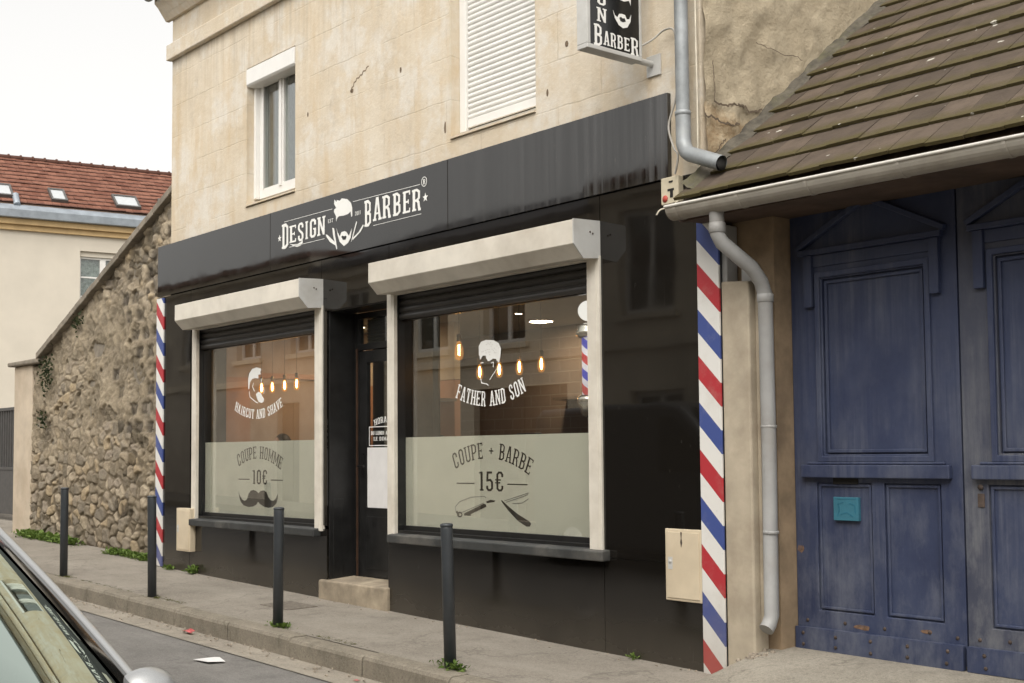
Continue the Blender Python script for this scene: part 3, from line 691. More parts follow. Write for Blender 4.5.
        th.build('razor_outline', M['vinyl_thin'], win, fix=False); th2.build('razor_outline', M['vinyl_thin'], win, fix=False); rz1.build('razor', M['vinyl_dark'], win, fix=False); rz2.build('razor', M['vinyl_dark'], win, fix=False)
    w.build('white_lettering', M['vinyl_white'], win, fix=False); d.build('dark_lettering', M['vinyl_dark'], win, fix=False)
    return win
shop_window(-7.385, -4.668, True); shop_window(-3.598, -.932, False)

# doorway
b = MB()
b.box(-4.60, -4.588, .0205, .30, .26, 2.745); b.box(-3.606, -3.594, .0205, .30, .26, 2.745); b.box(-4.588, -3.606, .0205, .30, 2.735, 2.747)
b.box(-4.592, -4.585, .06, .17, .27, 1.0)
b.build('door_recess', M['recess'], shop, bevel=.002)
b = MB()
b.slab(rect(-4.586, -3.608, .27, 2.73), .298, .36, [rect(-4.53, -3.66, .28, 2.38), rect(-4.53, -3.66, 2.44, 2.68)])
dr = b.build('shop_door', M['frame_dark'], shop, bevel=.003)
b = MB(); b.box(-4.555, -4.531, .288, .2975, .28, 2.40); b.build('worn_door_edge', simple('worn_brown_timber', (.045,.022,.012), .6, var=.3), dr)
b = MB(); b.slab(rect(-4.525, -3.665, .285, 2.372), .305, .35, [rect(-4.40, -3.79, .92, 2.26)])
b.slab(rect(-4.40, -3.79, .36, .84), .301, .306)
b.build('door_leaf', M['recess'], dr, bevel=.004)
b = MB(); b.box(-4.405, -3.785, .318, .326, .915, 2.265); b.build('pane', M['glass'], dr)
b = MB(); b.box(-4.532, -3.658, .325, .332, 2.435, 2.685); b.build('transom_pane', M['pane_glass'], dr)
b = MB(); slats(b, -4.52, -3.67, .40, 2.44, 2.68, .03, .008); b.build('transom_reflection', simple('transom_reflection_brown', (.13,.10,.075), .6), dr)  # brown slats added to imitate the louvred reflection in the transom glass
b = MB(); b.box(-4.46, -4.0, .3125, .3145, .862, 1.472); b.build('notice', M['paper'], dr)
l = LB(); y = .3165
l.arc('HORAIRES', (-4.285, 1.672), (-4.09, 1.70), (-3.9, 1.672), .055, y, .9)
for q in ([(-4.372,1.662),(-3.82,1.662)], [(-4.372,1.662),(-4.372,1.49)], [(-4.372,1.49),(-3.82,1.49)], [(-3.82,1.49),(-3.82,1.662)]): l.stro(q, .008, y)
l.line('DU LUNDI AU SAMEDI', -4.345, 1.588, -3.85, .034, y, 1.1); l.line('LE DIMANCHE', -4.30, 1.535, -3.9, .034, y, 1.1)
l.build('door_lettering', M['vinyl_white'], dr, fix=False)
b = MB(); b.tube([(-4.46, .305, 1.30), (-4.46, .25, 1.30), (-4.36, .245, 1.30)], .011, 10); b.box(-4.485, -4.44, .297, .304, 1.2, 1.42)
b.build('handle', simple('dark_handle', (.03,.03,.03), .3, .6), dr)
b = MB()
b.hexa([(-4.70,-.035,.0),(-3.578,-.035,.0),(-3.578,.3,.0),(-4.70,.3,.0),(-4.70,-.035,.262),(-3.578,-.035,.268),(-3.578,.3,.285),(-4.70,.3,.285)])
b.box(-4.70, -3.6, .30, .5, .0, .275)
b.build('doorstep', M['step'], shop, bevel=.018, seg=3)

# room behind the windows
b = MB(); b.box(-7.66, -.38, .44, 5.0, .18, .24); b.build('room_floor', M['room_floor'], shop)
b = MB(); b.box(-7.66, -.38, .41, 5.0, 2.86, 2.92); b.build('room_ceiling', M['room_ceiling'], shop)
b = MB(); b.box(-7.64, -7.60, .42, 3.5, .24, 2.855); b.build('room_side_wall', M['room_brown'], shop)
b = MB(); b.box(-7.598, -7.57, .45, .80, .24, 2.3); b.box(-7.598, -7.575, .80, 2.2, 2.3, 2.36); b.build('room_panel', M['room_wall'], shop)
b = MB(); b.box(-7.60, -.40, 3.5, 3.55, .24, 2.855); b.build('room_brick_wall', M['room_brick'], shop)
b = MB(); b.box(-7.56, -5.55, 2.2, 2.28, .24, 2.22); b.build('room_partition', M['room_wall'], shop)
b = MB(); b.box(-7.56, -5.55, 2.2, 2.28, 2.225, 2.855); b.build('room_partition', M['room_beige'], shop)
b = MB(); b.box(-4.62, -3.57, .52, .54, .28, 2.74); b.build('dark_door_backing', M['recess'], shop)  # opaque dark sheet added behind the door to darken its pane
b = MB(); b.slab(rect(-6.9, -6.55, 1.2, 2.05), 2.165, 2.195); b.build('room_mirror', M['mirror'], shop)
b = MB(); b.box(-.44, -.40, .42, 3.45, .24, 2.855); b.build('room_side_wall', M['room_wall'], shop)
b = MB(); b.slab(rect(-4.5, -1.0, .9, 1.92), 3.44, 3.47); b.build('room_mirror', M['mirror'], shop)

b = MB(); b.box(-3.35, -3.10, 3.32, 3.495, 1.85, 2.25); b.lathe([(.085,0),(.07,.012),(.03,.02)], (-3.225, 3.32, 1.98), 20, 'y'); b.build('room_speaker', M['car_black'], shop, bevel=.01)
for (x, y_) in ((-2.0, 1.5), (-3.6, 1.6), (-5.0, 1.5)):
    b = MB(); b.box(x-.14, x+.14, y_-.05, y_+.05, 1.28, 1.60); b.box(x-.28, x+.28, y_-.06, y_+.06, .75, 1.24); b.box(x-.3, x+.3, y_-.6, y_, .62, .75); b.lathe([(.3,0),(.3,.03),(.05,.06),(.05,.4)], (x, y_-.3, .24), 18); b.build('barber_chair', M['car_black'], None, bevel=.04).update_tag()
    o = C.objects[-1]; tag(o, ['black barber chair behind the razor window, towards the barber pole', 'black barber chair behind the middle of the razor window', 'black barber chair between the two windows'][[-2.0, -3.6, -5.0].index(x)], 'barber chair', 'barber chairs in the shop')
for (x, z) in ((-6.05, 1.98), (-4.6, 2.0)):
    b = MB(); b.box(x-.55, x+.55, 3.28 if x > -5 else 1.98, 3.495 if x > -5 else 2.195, z, z+.03); b.build('room_shelf', M['shutter'], shop)
# upper windows
b = MB()
b.slab(rect(-6.208, -5.222, 4.06, 5.3), .15, .21, [rect(-6.10, -5.78, 4.16, 5.26), rect(-5.68, -5.30, 4.16, 5.26)])
b.box(-6.209, -6.165, .10, .149, 4.06, 5.27); b.box(-6.09, -6.075, .135, .149, 4.15, 5.27); b.box(-5.755, -5.705, .135, .149, 4.13, 5.27)
uw = b.build('upper_window', M['white_pvc'], shop, bevel=.004)
b = MB(); b.box(-6.103, -5.777, .175, .185, 4.157, 5.263); b.box(-5.683, -5.297, .175, .185, 4.157, 5.263); b.build('pane', M['pane_glass'], uw)
b = MB(); b.grid(60, 4, lambda u, v: (-6.15+u*.9, .33+.02*math.sin(u*70), 4.1+v*1.2)); b.build('curtain', simple('grey_green_curtain', (.17,.165,.13), .9, var=.2), uw)
b = MB(); b.prism([(.0, 5.405), (.0, 5.245), (.02, 5.225), (.16, 5.225), (.16, 5.405)], lambda a, c: (-6.205, a+.01, c), lambda a, c: (-5.225, a+.01, c)); b.build('shutter_box', M['white_pvc'], uw, bevel=.004)
b = MB(); b.hexa([(-6.209,.0,3.97),(-5.221,.0,3.97),(-5.221,.21,3.97),(-6.209,.21,3.97),(-6.209,.0,3.985),(-5.221,.0,3.985),(-5.221,.21,4.06),(-6.209,.21,4.06)]); b.build('stone_sill', M['wall'], uw)
b = MB()
b.box(-2.698, -2.615, .11, .2, 4.05, 5.41); b.box(-1.72, -1.64, .11, .2, 4.05, 5.41); b.box(-2.615, -1.72, .15, .19, 4.05, 4.075)
uw2 = b.build('upper_window', M['white_pvc'], shop, bevel=.004)
b = MB(); slats(b, -2.612, -1.722, .14, 4.15, 5.41, .0435, .010); b.build('closed_shutter', M['white_pvc'], uw2)
b = MB(); b.box(-2.61, -1.724, .126, .149, 4.078, 4.148); b.build('bottom_bar', M['white_pvc'], uw2, bevel=.004)
b = MB(); b.hexa([(-2.699,.0,3.985),(-1.636,.0,3.985),(-1.636,.21,3.985),(-2.699,.21,3.985),(-2.699,.0,4.0),(-1.636,.0,4.0),(-1.636,.21,4.048),(-2.699,.21,4.048)]); b.build('stone_sill', M['wall'], uw2)
b = MB(); b.box(-2.6, -1.7, .22, .3, 4.0, 5.41); b.build('room_dark', M['dark_hole'], uw2)

# ------------------------------------------------------------------ fascia sign
sg = thing('shop_sign', 'white flat lettering DESIGN BARBER with bearded head on the black fascia', 'sign', (-4.2, -.02, 3.5))
y = -.0205
l = LB()
for ch, (x0, z0), (x1, z1) in (('D',(-5.377,3.425),(-5.249,3.663)),('E',(-5.229,3.463),(-5.10,3.627)),('S',(-5.081,3.459),(-4.96,3.63)),('I',(-4.947,3.46),(-4.874,3.63)),('G',(-4.859,3.462),(-4.732,3.632)),('N',(-4.712,3.46),(-4.575,3.634)),
  ('B',(-3.908,3.432),(-3.795,3.663)),('A',(-3.768,3.463),(-3.642,3.668)),('R',(-3.621,3.463),(-3.49,3.66)),('B',(-3.459,3.461),(-3.340,3.655)),('E',(-3.310,3.460),(-3.197,3.648)),('R',(-3.174,3.458),(-3.044,3.64))):
    if x0 > -4 and ch == 'B' and x0 < -3.9: ll = l; l = LB()
    l.boxed(ch, x0, z0, x1, z1, y, 1.05)
l.build('word_lettering', M['vinyl_white'], sg, fix=False); l = ll
l.poly([(-5.225,3.452),(-5.15,3.44),(-5.08,3.435),(-5.02,3.445),(-4.985,3.462),(-4.985,3.435),(-5.03,3.412),(-5.09,3.408),(-5.16,3.425)], y)
l.build('word_lettering', M['vinyl_white'], sg, fix=False)
l = LB()
l.poly([(-4.384,3.55),(-4.387,3.601),(-4.421,3.645),(-4.418,3.667),(-4.384,3.677),(-4.421,3.722),(-4.413,3.759),(-4.378,3.73),(-4.373,3.748),(-4.321,3.734),(-4.287,3.751),(-4.195,3.729),(-4.131,3.683),(-4.112,3.635),(-4.112,3.56),(-4.128,3.557),(-4.139,3.609),(-4.181,3.59),(-4.265,3.587),(-4.336,3.593),(-4.364,3.582)], y)
l.poly([(-4.378,3.484),(-4.35,3.404),(-4.322,3.354),(-4.251,3.306),(-4.181,3.327),(-4.14,3.367),(-4.117,3.45),(-4.14,3.42),(-4.167,3.386),(-4.209,3.43),(-4.243,3.441),(-4.293,3.439),(-4.322,3.403),(-4.356,3.443)], y)
for q in ([(-4.566,3.457),(-4.537,3.448),(-4.379,3.346),(-4.384,3.324),(-4.494,3.377),(-4.552,3.431)], [(-4.45,3.502),(-4.421,3.494),(-4.367,3.299),(-4.379,3.292),(-4.436,3.431)], [(-4.043,3.504),(-4.03,3.495),(-4.107,3.348),(-4.131,3.328),(-4.084,3.427)], [(-3.935,3.458),(-3.921,3.446),(-3.975,3.397),(-4.104,3.34),(-4.098,3.361),(-4.003,3.401)]): l.poly(q, y)
em = l.build('bearded_head', M['vinyl_white'], sg, fix=False)
l = LB(); l.poly([(-4.293,3.396),(-4.271,3.405),(-4.248,3.394),(-4.223,3.398),(-4.204,3.386),(-4.223,3.362),(-4.265,3.365)], y-.002)
l.build('mouth', M['black_flat'], em, fix=False)
l = LB()
for a, c in (((-5.336,3.686),(-4.45,3.678)), ((-5.24,3.424),(-4.59,3.420)), ((-4.098,3.690),(-3.06,3.672)), ((-3.77,3.424),(-3.045,3.420))): l.stro([a, c], .004, y)
l.star((-5.426,3.535), .036, y); l.star((-2.985,3.548), .040, y)
l.ring((-3.0,3.685), .037, .039, .006, y); l.boxed('R', -3.017, 3.664, -2.982, 3.706, y, .9)
l.line('EST', -4.525, 3.555, -4.435, .035, y, .8); l.line('2011', -4.065, 3.557, -3.97, .035, y, .8)
l.build('rules_and_stars', M['vinyl_thin'] if False else M['vinyl_white'], sg, fix=False)

sg.location.x -= .022

# ------------------------------------------------------------------ blade sign
bs = thing('blade_sign', 'projecting black and white BARBER light box high on the facade', 'sign', (-.41, -.02, 4.05))
x1s, x0s, ya, yb, za, zb = -.36, -.46, -.64, -.135, 4.03, 4.86
b = MB()
for (q0, q1, q2, q3) in ((ya, yb, za, za+.03), (ya, yb, zb-.03, zb), (ya, ya+.03, za+.03, zb-.03), (yb-.022, yb, za+.03, zb-.03)): b.box(x0s, x1s, q0, q1, q2, q3)
b.build('frame', M['end_plate'], bs, bevel=.004)
b = MB(); b.box(x1s-.012, x1s-.006, ya+.028, yb-.02, za+.028, zb-.028); b.box(x0s+.006, x0s+.012, ya+.028, yb-.02, za+.028, zb-.028)
t = NT('black_face_acrylic'); M['acryl'] = t.end(t.pbsdf((.013,.013,.013), .12, 0, None, .5)); fc = b.build('face_panel', M['acryl'], bs)
l = LB(lambda a, c, d: (x1s-.0035-d, a, c))
l.line('BARBER', -.568, 4.088, -.198, .118, 0, 1.) if False else None
hs = [.155, .125, .122, .120, .118, .13]; tt = 'BARBER'; ya0 = -.575
for i, ch in enumerate(tt):
    w = .075 if i in (0, 5) else .052
    l.boxed(ch, ya0, 4.075 if i not in (0, 5) else 4.06, ya0+w, 4.075+hs[i]-.03 if i not in (0,5) else 4.06+hs[i]-.015, 0, 1.05); ya0 += w+.011
for i, ch in enumerate('NGISED'):
    l.boxed(ch, -.548, 4.222+i*.115, -.462, 4.315+i*.115, 0, 1.05)
l.poly([(-.402,4.325),(-.385,4.275),(-.35,4.235),(-.31,4.222),(-.27,4.235),(-.24,4.28),(-.233,4.33),(-.25,4.295),(-.275,4.29),(-.29,4.315),(-.318,4.317),(-.345,4.312),(-.362,4.285),(-.385,4.295)], 0)
l.poly([(-.40,4.40),(-.395,4.47),(-.41,4.52),(-.36,4.55),(-.30,4.555),(-.245,4.52),(-.235,4.45),(-.236,4.39),(-.25,4.42),(-.30,4.405),(-.36,4.41)], 0)
l.build('sign_lettering', M['vinyl_white'], bs, fix=False)
l = LB(lambda a, c, d: (x1s-.0015-d, a, c)); l.poly([(-.345,4.285),(-.33,4.295),(-.315,4.287),(-.295,4.292),(-.285,4.272),(-.31,4.262),(-.335,4.265)], 0); l.build('mouth', M['black_flat'], bs, fix=False)
b = MB(); b.tube([(-.41, yb-.01, 4.05), (-.41, .012, 4.05)], .022, 12); b.box(-.46, -.33, .006, .0195, 3.965, 4.11)
b.build('bracket', M['end_plate'], bs, bevel=.003)
b = MB(); b.tube([(-.41, yb, 4.62), (-.41, .012, 4.62)], .022, 12); b.box(-.46, -.33, .006, .0195, 4.54, 4.7)
b.build('bracket', M['end_plate'], bs, bevel=.003)

# ------------------------------------------------------------------ striped boards
M['stripe_r'] = m_stripes('barber_stripes_tall', -.032, 2.352, 'bwrw'); M['stripe_l'] = m_stripes('barber_stripes_far', -8.297, 3.186, 'rwbw')
b = MB(); b.slab([(-.012, -.002), (.172, -.006), (.172, 2.99), (-.012, 2.99)], -.016, .0, []); o = b.build('striped_board', M['stripe_r'], bevel=.002)
tag(o, 'red white and blue diagonal striped board beside the downpipe, reaching the gutter', 'striped board', 'striped boards edging the shop front')
b = MB(); b.slab([(-8.297, .17), (-8.113, .165), (-8.113, 3.215), (-8.297, 3.215)], -.016, -.001, []); o = b.build('striped_board', M['stripe_l'], bevel=.002)
tag(o, 'narrow-looking red white and blue striped board next to the rubble stone wall', 'striped board', 'striped boards edging the shop front')

# ------------------------------------------------------------------ cabinets
def cabinet(x0, x1, z0, z1, y0, label, slot):
    c = thing('meter_cabinet', label, 'meter cabinet', ((x0+x1)/2, 0, z0), 'cream meter cabinets')
    b = MB(); b.slab(rect(x0, x1, z0, z1), y0, -.001 if y0 < -.02 else .001, []); b.build('cabinet_box', M['cabinet'], c, bevel=.005)
    b = MB(); b.slab(rect(x0+.018, x1-.018, z0+.018, z1-.02), y0-.006, y0-.0005, []); d = b.build('door', M['cabinet'], c, bevel=.003)
    b = MB(); b.lathe([(.012, 0), (.012, -.004), (.006, -.006)], (x0+.05, y0-.006, (z0+z1)/2+.02), 12, 'y'); b.box(x0+.03, x0+.07, y0-.0075, y0-.0062, (z0+z1)/2-.03, (z0+z1)/2+.05) ; b.build('lock', M['end_plate'], d)
    if slot:
        l = LB(); l.poly([(x0+.142,z1-.02),(x0+.156,z1-.02),(x0+.152,z1-.06),(x0+.158,z1-.09),(x0+.148,z1-.12),(x0+.14,z1-.085),(x0+.146,z1-.06)], y0-.007); l.build('rust_mark', M['iron'], d, fix=False)
cabinet(-.335, -.018, .435, .905, -.012, 'square cream meter cabinet low beside the tall striped board', True)
cabinet(-7.62, -7.29, .375, .84, -.07, 'cream meter cabinet partly behind the window sill end', False)

# ------------------------------------------------------------------ downpipe, cables, junction box
dp = thing('downpipe', 'dull zinc downpipe at the shop corner emptying onto the tiled roof', 'downpipe', (-.05, -.08, 3.2))
b = MB(); pts = [(-.06,-.085,6.66),(-.057,-.085,5.5),(-.052,-.085,4.4),(-.048,-.085,3.62)]
b.tube(pts, .045, 16); b.build('pipe', M['zinc'], dp)
b = MB(); e = [(-.048,-.085,3.63),(-.046,-.085,3.45)]
for k in range(1, 9):
    a = k/8*R(76); e.append((-.046+.12*(1-math.cos(a)), -.085-.002*k, 3.45-.13*math.sin(a)))
e.append((.29, -.105, 3.225)); b.tube(e, .050, 16, cap=False); b.build('elbow', M['zinc'], dp)
b = MB(); b.lathe([(.0, 0), (.046, 0), (.046, .002), (.0, .002)], (.286, -.1045, 3.226), 16, 'x'); b.build('pipe_mouth', M['dark_hole'], dp)
for z in (3.60, 5.3):
    b = MB(); b.lathe([(.046, 0), (.053, .004), (.053, .03), (.046, .034)], (-.048 if z < 4 else -.056, -.085, z), 16); b.build('collar', M['zinc'], dp)
jb = thing('junction_box', 'small beige electrical box with a red sticker under the fascia end', 'junction box', (-.2, -.05, 3.04))
b = MB(); b.box(-.283, -.128, -.055, -.002, 3.05, 3.23); b.build('box_body', M['jbox'], jb, bevel=.005)
b = MB(); b.lathe([(.024, 0), (.024, -.003)], (-.245, -.0555, 3.088), 16, 'y'); b.build('sticker', M['red_spot'], jb)
for q in ((-.222, -.165, 3.135, 3.15), (-.20, -.175, 3.09, 3.1345), (-.21, -.175, 3.19, 3.202)):
    b = MB(); b.box(q[0], q[1], -.0575, -.0555, q[2], q[3]); b.build('slot', M['dark_hole'], jb)
def cable(pts, r, m, label):
    cu = MB(); P = [Vector(p) for p in pts]; Q = []
    for i in range(len(P)-1):
        p0, p1, p2, p3 = P[max(0, i-1)], P[i], P[i+1], P[min(len(P)-1, i+2)]
        for k in range(6):
            s = k/6; Q.append(.5*((2*p1)+(p2-p0)*s+(2*p0-5*p1+4*p2-p3)*s*s+(3*p1-p0-3*p2+p3)*s**3))
    Q.append(P[-1]); cu.tube(Q, r, 8); return tag(cu.build('cable', m), label, 'cable', 'cables on the facade')
cable([(-.37,-.15,4.13),(-.33,-.06,4.19),(-.25,-.03,4.24),(-.16,-.03,4.20),(-.125,-.05,3.95),(-.13,-.06,3.75),(-.19,-.07,3.57),(-.15,-.07,3.42),(-.105,-.08,3.36),(-.11,-.08,3.30),(-.14,-.07,3.235)], .007, M['cable'], 'loose grey cable drooping from the projecting sign to the beige box')
cable([(.01,-.01,6.4),(.012,-.01,5.2),(.008,-.012,4.3),(.012,-.012,3.7),(.008,-.012,3.15)], .006, M['cable_white'], 'straight pale cable running down the building corner')
cable([(-.125,-.07,3.05),(-.13,-.12,3.01),(-.15,-.2,2.985),(-.17,-.22,2.95)], .005, M['cable_white'], 'short pale cable end below the beige box')

# ------------------------------------------------------------------ garage with blue gate
gar = thing('garage', 'low garage with mossy brown tiled roof and worn blue double gate', 'garage', (2., .3, .1))
SL = .77; CO = math.cos(math.atan(SL)); 
def roof_tiles(b, org, ux, uy, uz, nx, ny, wid, exp, thick, jitter, lap=.06, skew=0):
    """tiles laid in courses: ux along the eave, uy up the slope, uz out of the plane"""
    rnd, tv = [], []
    for j in range(ny):
        for i in range(-1 if skew else 0, nx):
            off = (wid*.5 if j % 2 else 0)
            a0 = i*wid+off+.002; a1 = (i+1)*wid+off-.002
            a0 = max(a0, 0); a1 = min(a1, nx*wid)
            if a1-a0 < .03: continue
            v0 = j*exp; v1 = (j+1)*exp+lap
            dz = random.uniform(-jitter, jitter); dv = random.uniform(-jitter, jitter); tl = random.uniform(-jitter, jitter)*.6
            lift = thick+.004
            def P(a, v, h): return org+ux*a+uy*v+uz*h
            vs = [P(a0, v0+dv, lift+dz-tl), P(a1, v0+dv, lift+dz+tl), P(a1, v1, .0), P(a0, v1, .0),
                  P(a0, v0+dv, lift+thick+dz-tl), P(a1, v0+dv, lift+thick+dz+tl), P(a1, v1, thick), P(a0, v1, thick)]
            b.hexa(vs); r = random.random()
            rnd += [r]*8; tv += [0, 0, 1, 1]*2
    return rnd, tv
def add_attr(o, name, vals):
    at = o.data.attributes.new(name, 'FLOAT', 'POINT'); at.data.foreach_set('value', vals)
b = MB()
uy = Vector((0, CO, CO*SL)); uz = Vector((0, -CO*SL, CO))
rn, tv = roof_tiles(b, Vector((.03, -.25, 2.992)), Vector((1, 0, 0)), uy, uz, 26, 15, .225, .281, .020, .004)
o = b.build('roof_tiles', M['tile_brown'], gar); add_attr(o, 'tile_rand', rn); add_attr(o, 'tile_v', tv)
b = MB(); b.prism([(-.22, 2.965), (3.1, 2.962+3.34*SL), (3.1, 2.99+3.34*SL), (-.22, 2.99)], lambda a, c: (.03, a, c), lambda a, c: (5.9, a, c)); b.build('roof_deck', M['soffit'], gar)
b = MB()
def fl(u, v):
    y = -.2+v*3.4; w = .02+u*.11*(1+.5*noise.noise((0, y*4, 0))); h = .085-.06*u+.016*noise.fractal((u*4, y*9, 3.), 1., 2., 4)
    return (XR+.01+w-.02, y, 3.00+(y+.25)*SL+h)
b.grid(8, 260, fl); b.build('mortar_fillet', M['mortar'], gar, fix=False)
b = MB(); b.box(.04, 5.9, -.205, .56, 2.885, 2.92); b.build('soffit', M['soffit'], gar)
b = MB(); b.box(.04, 5.9, -.235, -.206, 2.87, 2.965); b.build('eaves_board', M['soffit'], gar)
# half round gutter
b = MB(); n = 12
outer = [( -.305+.075*math.cos(math.pi+math.pi*k/n), 2.945+.075*math.sin(math.pi+math.pi*k/n)) for k in range(n+1)]
inner = [( -.305+.069*math.cos(2*math.pi-math.pi*k/n), 2.945+.069*math.sin(2*math.pi-math.pi*k/n)) for k in range(n+1)]
gut = lambda x: (lambda a, c: (x, a, c-.007*x))
b.prism(outer+inner, gut(.058), gut(5.9), smooth=False)
b.prism(outer, gut(.054), gut(.058))
g = b.build('gutter', M['gutter_pvc'], gar)
b = MB(); b.tube([(.053, -.382, 2.950), (5.9, -.382, 2.950-.0415)], .0095, 10); b.build('gutter_lip', M['gutter_lip'], g)
for xq in (.12, .62, 1.12, 1.72, 2.32):
    b = MB(); oo = [(-.305+.079*math.cos(math.pi+math.pi*k/n), 2.945+.079*math.sin(math.pi+math.pi*k/n)) for k in range(n+1)]
    ii = [(-.305+.0755*math.cos(2*math.pi-math.pi*k/n), 2.945+.0755*math.sin(2*math.pi-math.pi*k/n)) for k in range(n+1)]
    b.prism(oo+ii, gut(xq), gut(xq+.022)); b.build('gutter_bracket', M['gutter_pvc'], g)
# gutter downpipe
b = MB(); P = [(.40,-.29,2.90),(.402,-.285,2.74),(.412,-.26,2.69),(.49,-.075,2.54),(.50,-.0,2.46),(.502,.035,2.38),(.497,.05,1.4),(.487,.055,.40),(.487,.03,.35),(.487,.0,.32)]
b.tube(P, .046, 16); gp = b.build('gutter_downpipe', M['grey_pvc'], gar)
for c_, h_ in (((.402,-.286,2.745), .064), ((.502,.036,2.33), .054)):
    b = MB(); b.lathe([(.047,0),(.052,.004),(.052,h_-.004),(.047,h_)], c_, 16); b.build('pipe_sleeve', M['grey_pvc'], gp)
for z in (1.55, .9):
    b = MB(); b.lathe([(.047,0),(.050,.002),(.050,.018),(.047,.02)], (.497,.051,z), 16); b.box(.455, .475, .09, .14, z, z+.018); b.build('pipe_clip', M['grey_pvc'], gp)
b = MB(); b.slab([(.157, -.05), (.492, -.05), (.492, 2.90), (.157, 2.90)], .14, .46); b.build('wall_pier', M['plaster_brown'], gar, bevel=.01)
b = MB(); b.slab([(2.835, -.2), (5.9, -.2), (5.9, 2.90), (2.835, 2.90)], .14, .46); b.build('front_wall', M['plaster_brown'], gar)
b = MB(); b.prism([(.46, -.2), (6.5, -.2), (6.5, 7.), (.46, 2.9)], lambda a, c: (5.6, a, c), lambda a, c: (5.9, a, c)); b.box(.1, 5.6, .5, .52, 2.75, 3.05); b.build('side_wall', M['plaster_brown'], gar)
b = MB()
b.hexa([(.175,.0,.02),(.398,.0,.05),(.398,.139,.05),(.175,.139,.02),(.175,.0,2.495),(.398,.0,2.475),(.398,.139,2.475),(.175,.139,2.495)])
b.build('pipe_casing', M['casing'], gar, bevel=.012)
b = MB(); b.box(.3985, .425, .06, .1395, .33, 2.46); b.build('cover_strip', M['casing'], gar, bevel=.004)
b = MB(); b.box(.166, .21, .02, .13, 2.48, 2.86); b.box(.30, .38, .05, .135, 2.47, 2.6); b.build('pipe_stub', M['grey_pvc'], gar, bevel=.01)
# gate leaves
YG = .30
def gate_leaf(x0, x1, mirror):
    w = x1-x0; S = (lambda u: x0+u) if not mirror else (lambda u: x1-u)
    def rc(u0, u1, z0, z1):
        a, c = sorted((S(u0), S(u1))); return rect(a, c, z0, z1)
    m = M['gate']
    b = MB(); b.slab(rect(x0, x1, .205, 2.90), YG, YG+.06, [rc(.235, .945, 1.385, 2.47), rc(.165, .563, .43, 1.215), rc(.648, 1.022, .43, 1.215)])
    leaf = b.build('gate_leaf', m, gar, bevel=.004)
    b = MB(); b.slab(rc(.23, .95, 1.38, 2.475), YG+.022, YG+.04); b.build('upper_panel', m, leaf)
    b = MB(); b.slab(rc(.155, .575, .42, 1.225), YG+.018, YG+.036); b.build('lower_panel', m, leaf)
    b = MB(); b.slab(rc(.638, 1.032, .42, 1.225), YG+.018, YG+.036); b.build('lower_panel', m, leaf)
    b = MB()                                   # mouldings round the panels
    for (u0, u1, z0, z1, k, yy) in ((.19,.99,1.34,2.515,.035,-.016),(.245,.935,1.395,2.46,.02,.008),(.175,.553,.44,1.205,.016,.006),(.658,1.012,.44,1.205,.016,.006)):
        b.slab(rc(u0, u1, z0, z1), YG+yy, YG+.021, [rc(u0+k, u1-k, z0+k, z1-k)])
    b.build('panel_moulding', m, leaf, bevel=.004)
    b = MB(); b.slab(rc(.075, 1.1, 1.243, 1.322), YG-.042, YG-.0005); b.slab(rc(.11, 1.06, 1.323, 1.34), YG-.02, YG-.0005); b.build('middle_rail', m, leaf, bevel=.006)
    # pediment on two strips
    b = MB(); b.slab(rc(.085, 1.085, 2.625, 2.66), YG-.045, YG-.0005)
    ap = (S(.585), 2.925); l0 = (S(.07), 2.672); l1 = (S(1.10), 2.672)
    for e in (l0, l1):
        d = Vector((ap[0]-e[0], ap[1]-e[1])).normalized(); nn = Vector((-d.y, d.x))*.017
        q = [(e[0]+nn.x, e[1]+nn.y), (ap[0]+nn.x, ap[1]+nn.y), (ap[0]-nn.x, ap[1]-nn.y), (e[0]-nn.x, e[1]-nn.y)]
        yy = YG-.04 if e is l0 else YG-.038
        b.slab(q, yy, YG-.0005)
    b.slab(rc(.12, .18, 2.30, 2.624), YG-.03, YG-.0005); b.slab(rc(1.0, 1.06, 2.30, 2.624), YG-.03, YG-.0005); b.slab(rc(.18, 1.0, 2.55, 2.624), YG-.012, YG-.0005)
    b.build('pediment', m, leaf, bevel=.004)
    b = MB(); b.slab(rc(.005, w-.006, .182, .322), YG-.038, YG-.0005); kb = b.build('kick_board', m, leaf, bevel=.006)
    for u, z, yy in [(u, z, YG-.038) for u in (.06, .30, .55, .80, 1.05) for z in (.215, .285)]+[(.08,.36,YG),(.36,.365,YG),(.62,.36,YG),(.93,.37,YG),(1.1,.36,YG)]:
        b = MB(); b.lathe([(.012, 0), (.010, -.004), (.004, -.006)], (S(u)+random.uniform(-.01, .01), yy, z+random.uniform(-.005, .005)), 8, 'y'); b.build('bolt', M['iron'], leaf)
    return leaf
lf = gate_leaf(.495, 1.652, False); lf2 = gate_leaf(1.662, 2.83, True)
lf2.data.materials[0] = M['gate_pale']
b = MB(); b.slab(rect(.785, .965, 1.205, 1.245), YG-.004, YG-.0003); b.build('letter_slot', M['dark_hole'], lf)
b = MB(); b.slab(rect(.787, .966, .985, 1.126), YG-.008, YG+.017); pq = b.build('plaque', M['plaque'], lf, bevel=.002)
l = LB(); y = YG-.0095
l.stro([(.80,1.115),(.955,1.115)], .004, y); l.stro([(.815,1.01),(.83,1.05),(.82,1.085),(.86,1.095)], .006, y); l.stro([(.84,1.02),(.88,1.035),(.93,1.01)], .006, y); l.stro([(.90,1.09),(.94,1.08),(.945,1.03)], .006, y)
l.build('plaque_marks', M['plaque_dark'], pq, fix=False)
M['bare'] = simple('bare_wood', (.17,.10,.06), .8, var=.4, scale=40, dirt=(.06,.06,.09), dirt_amt=.8)
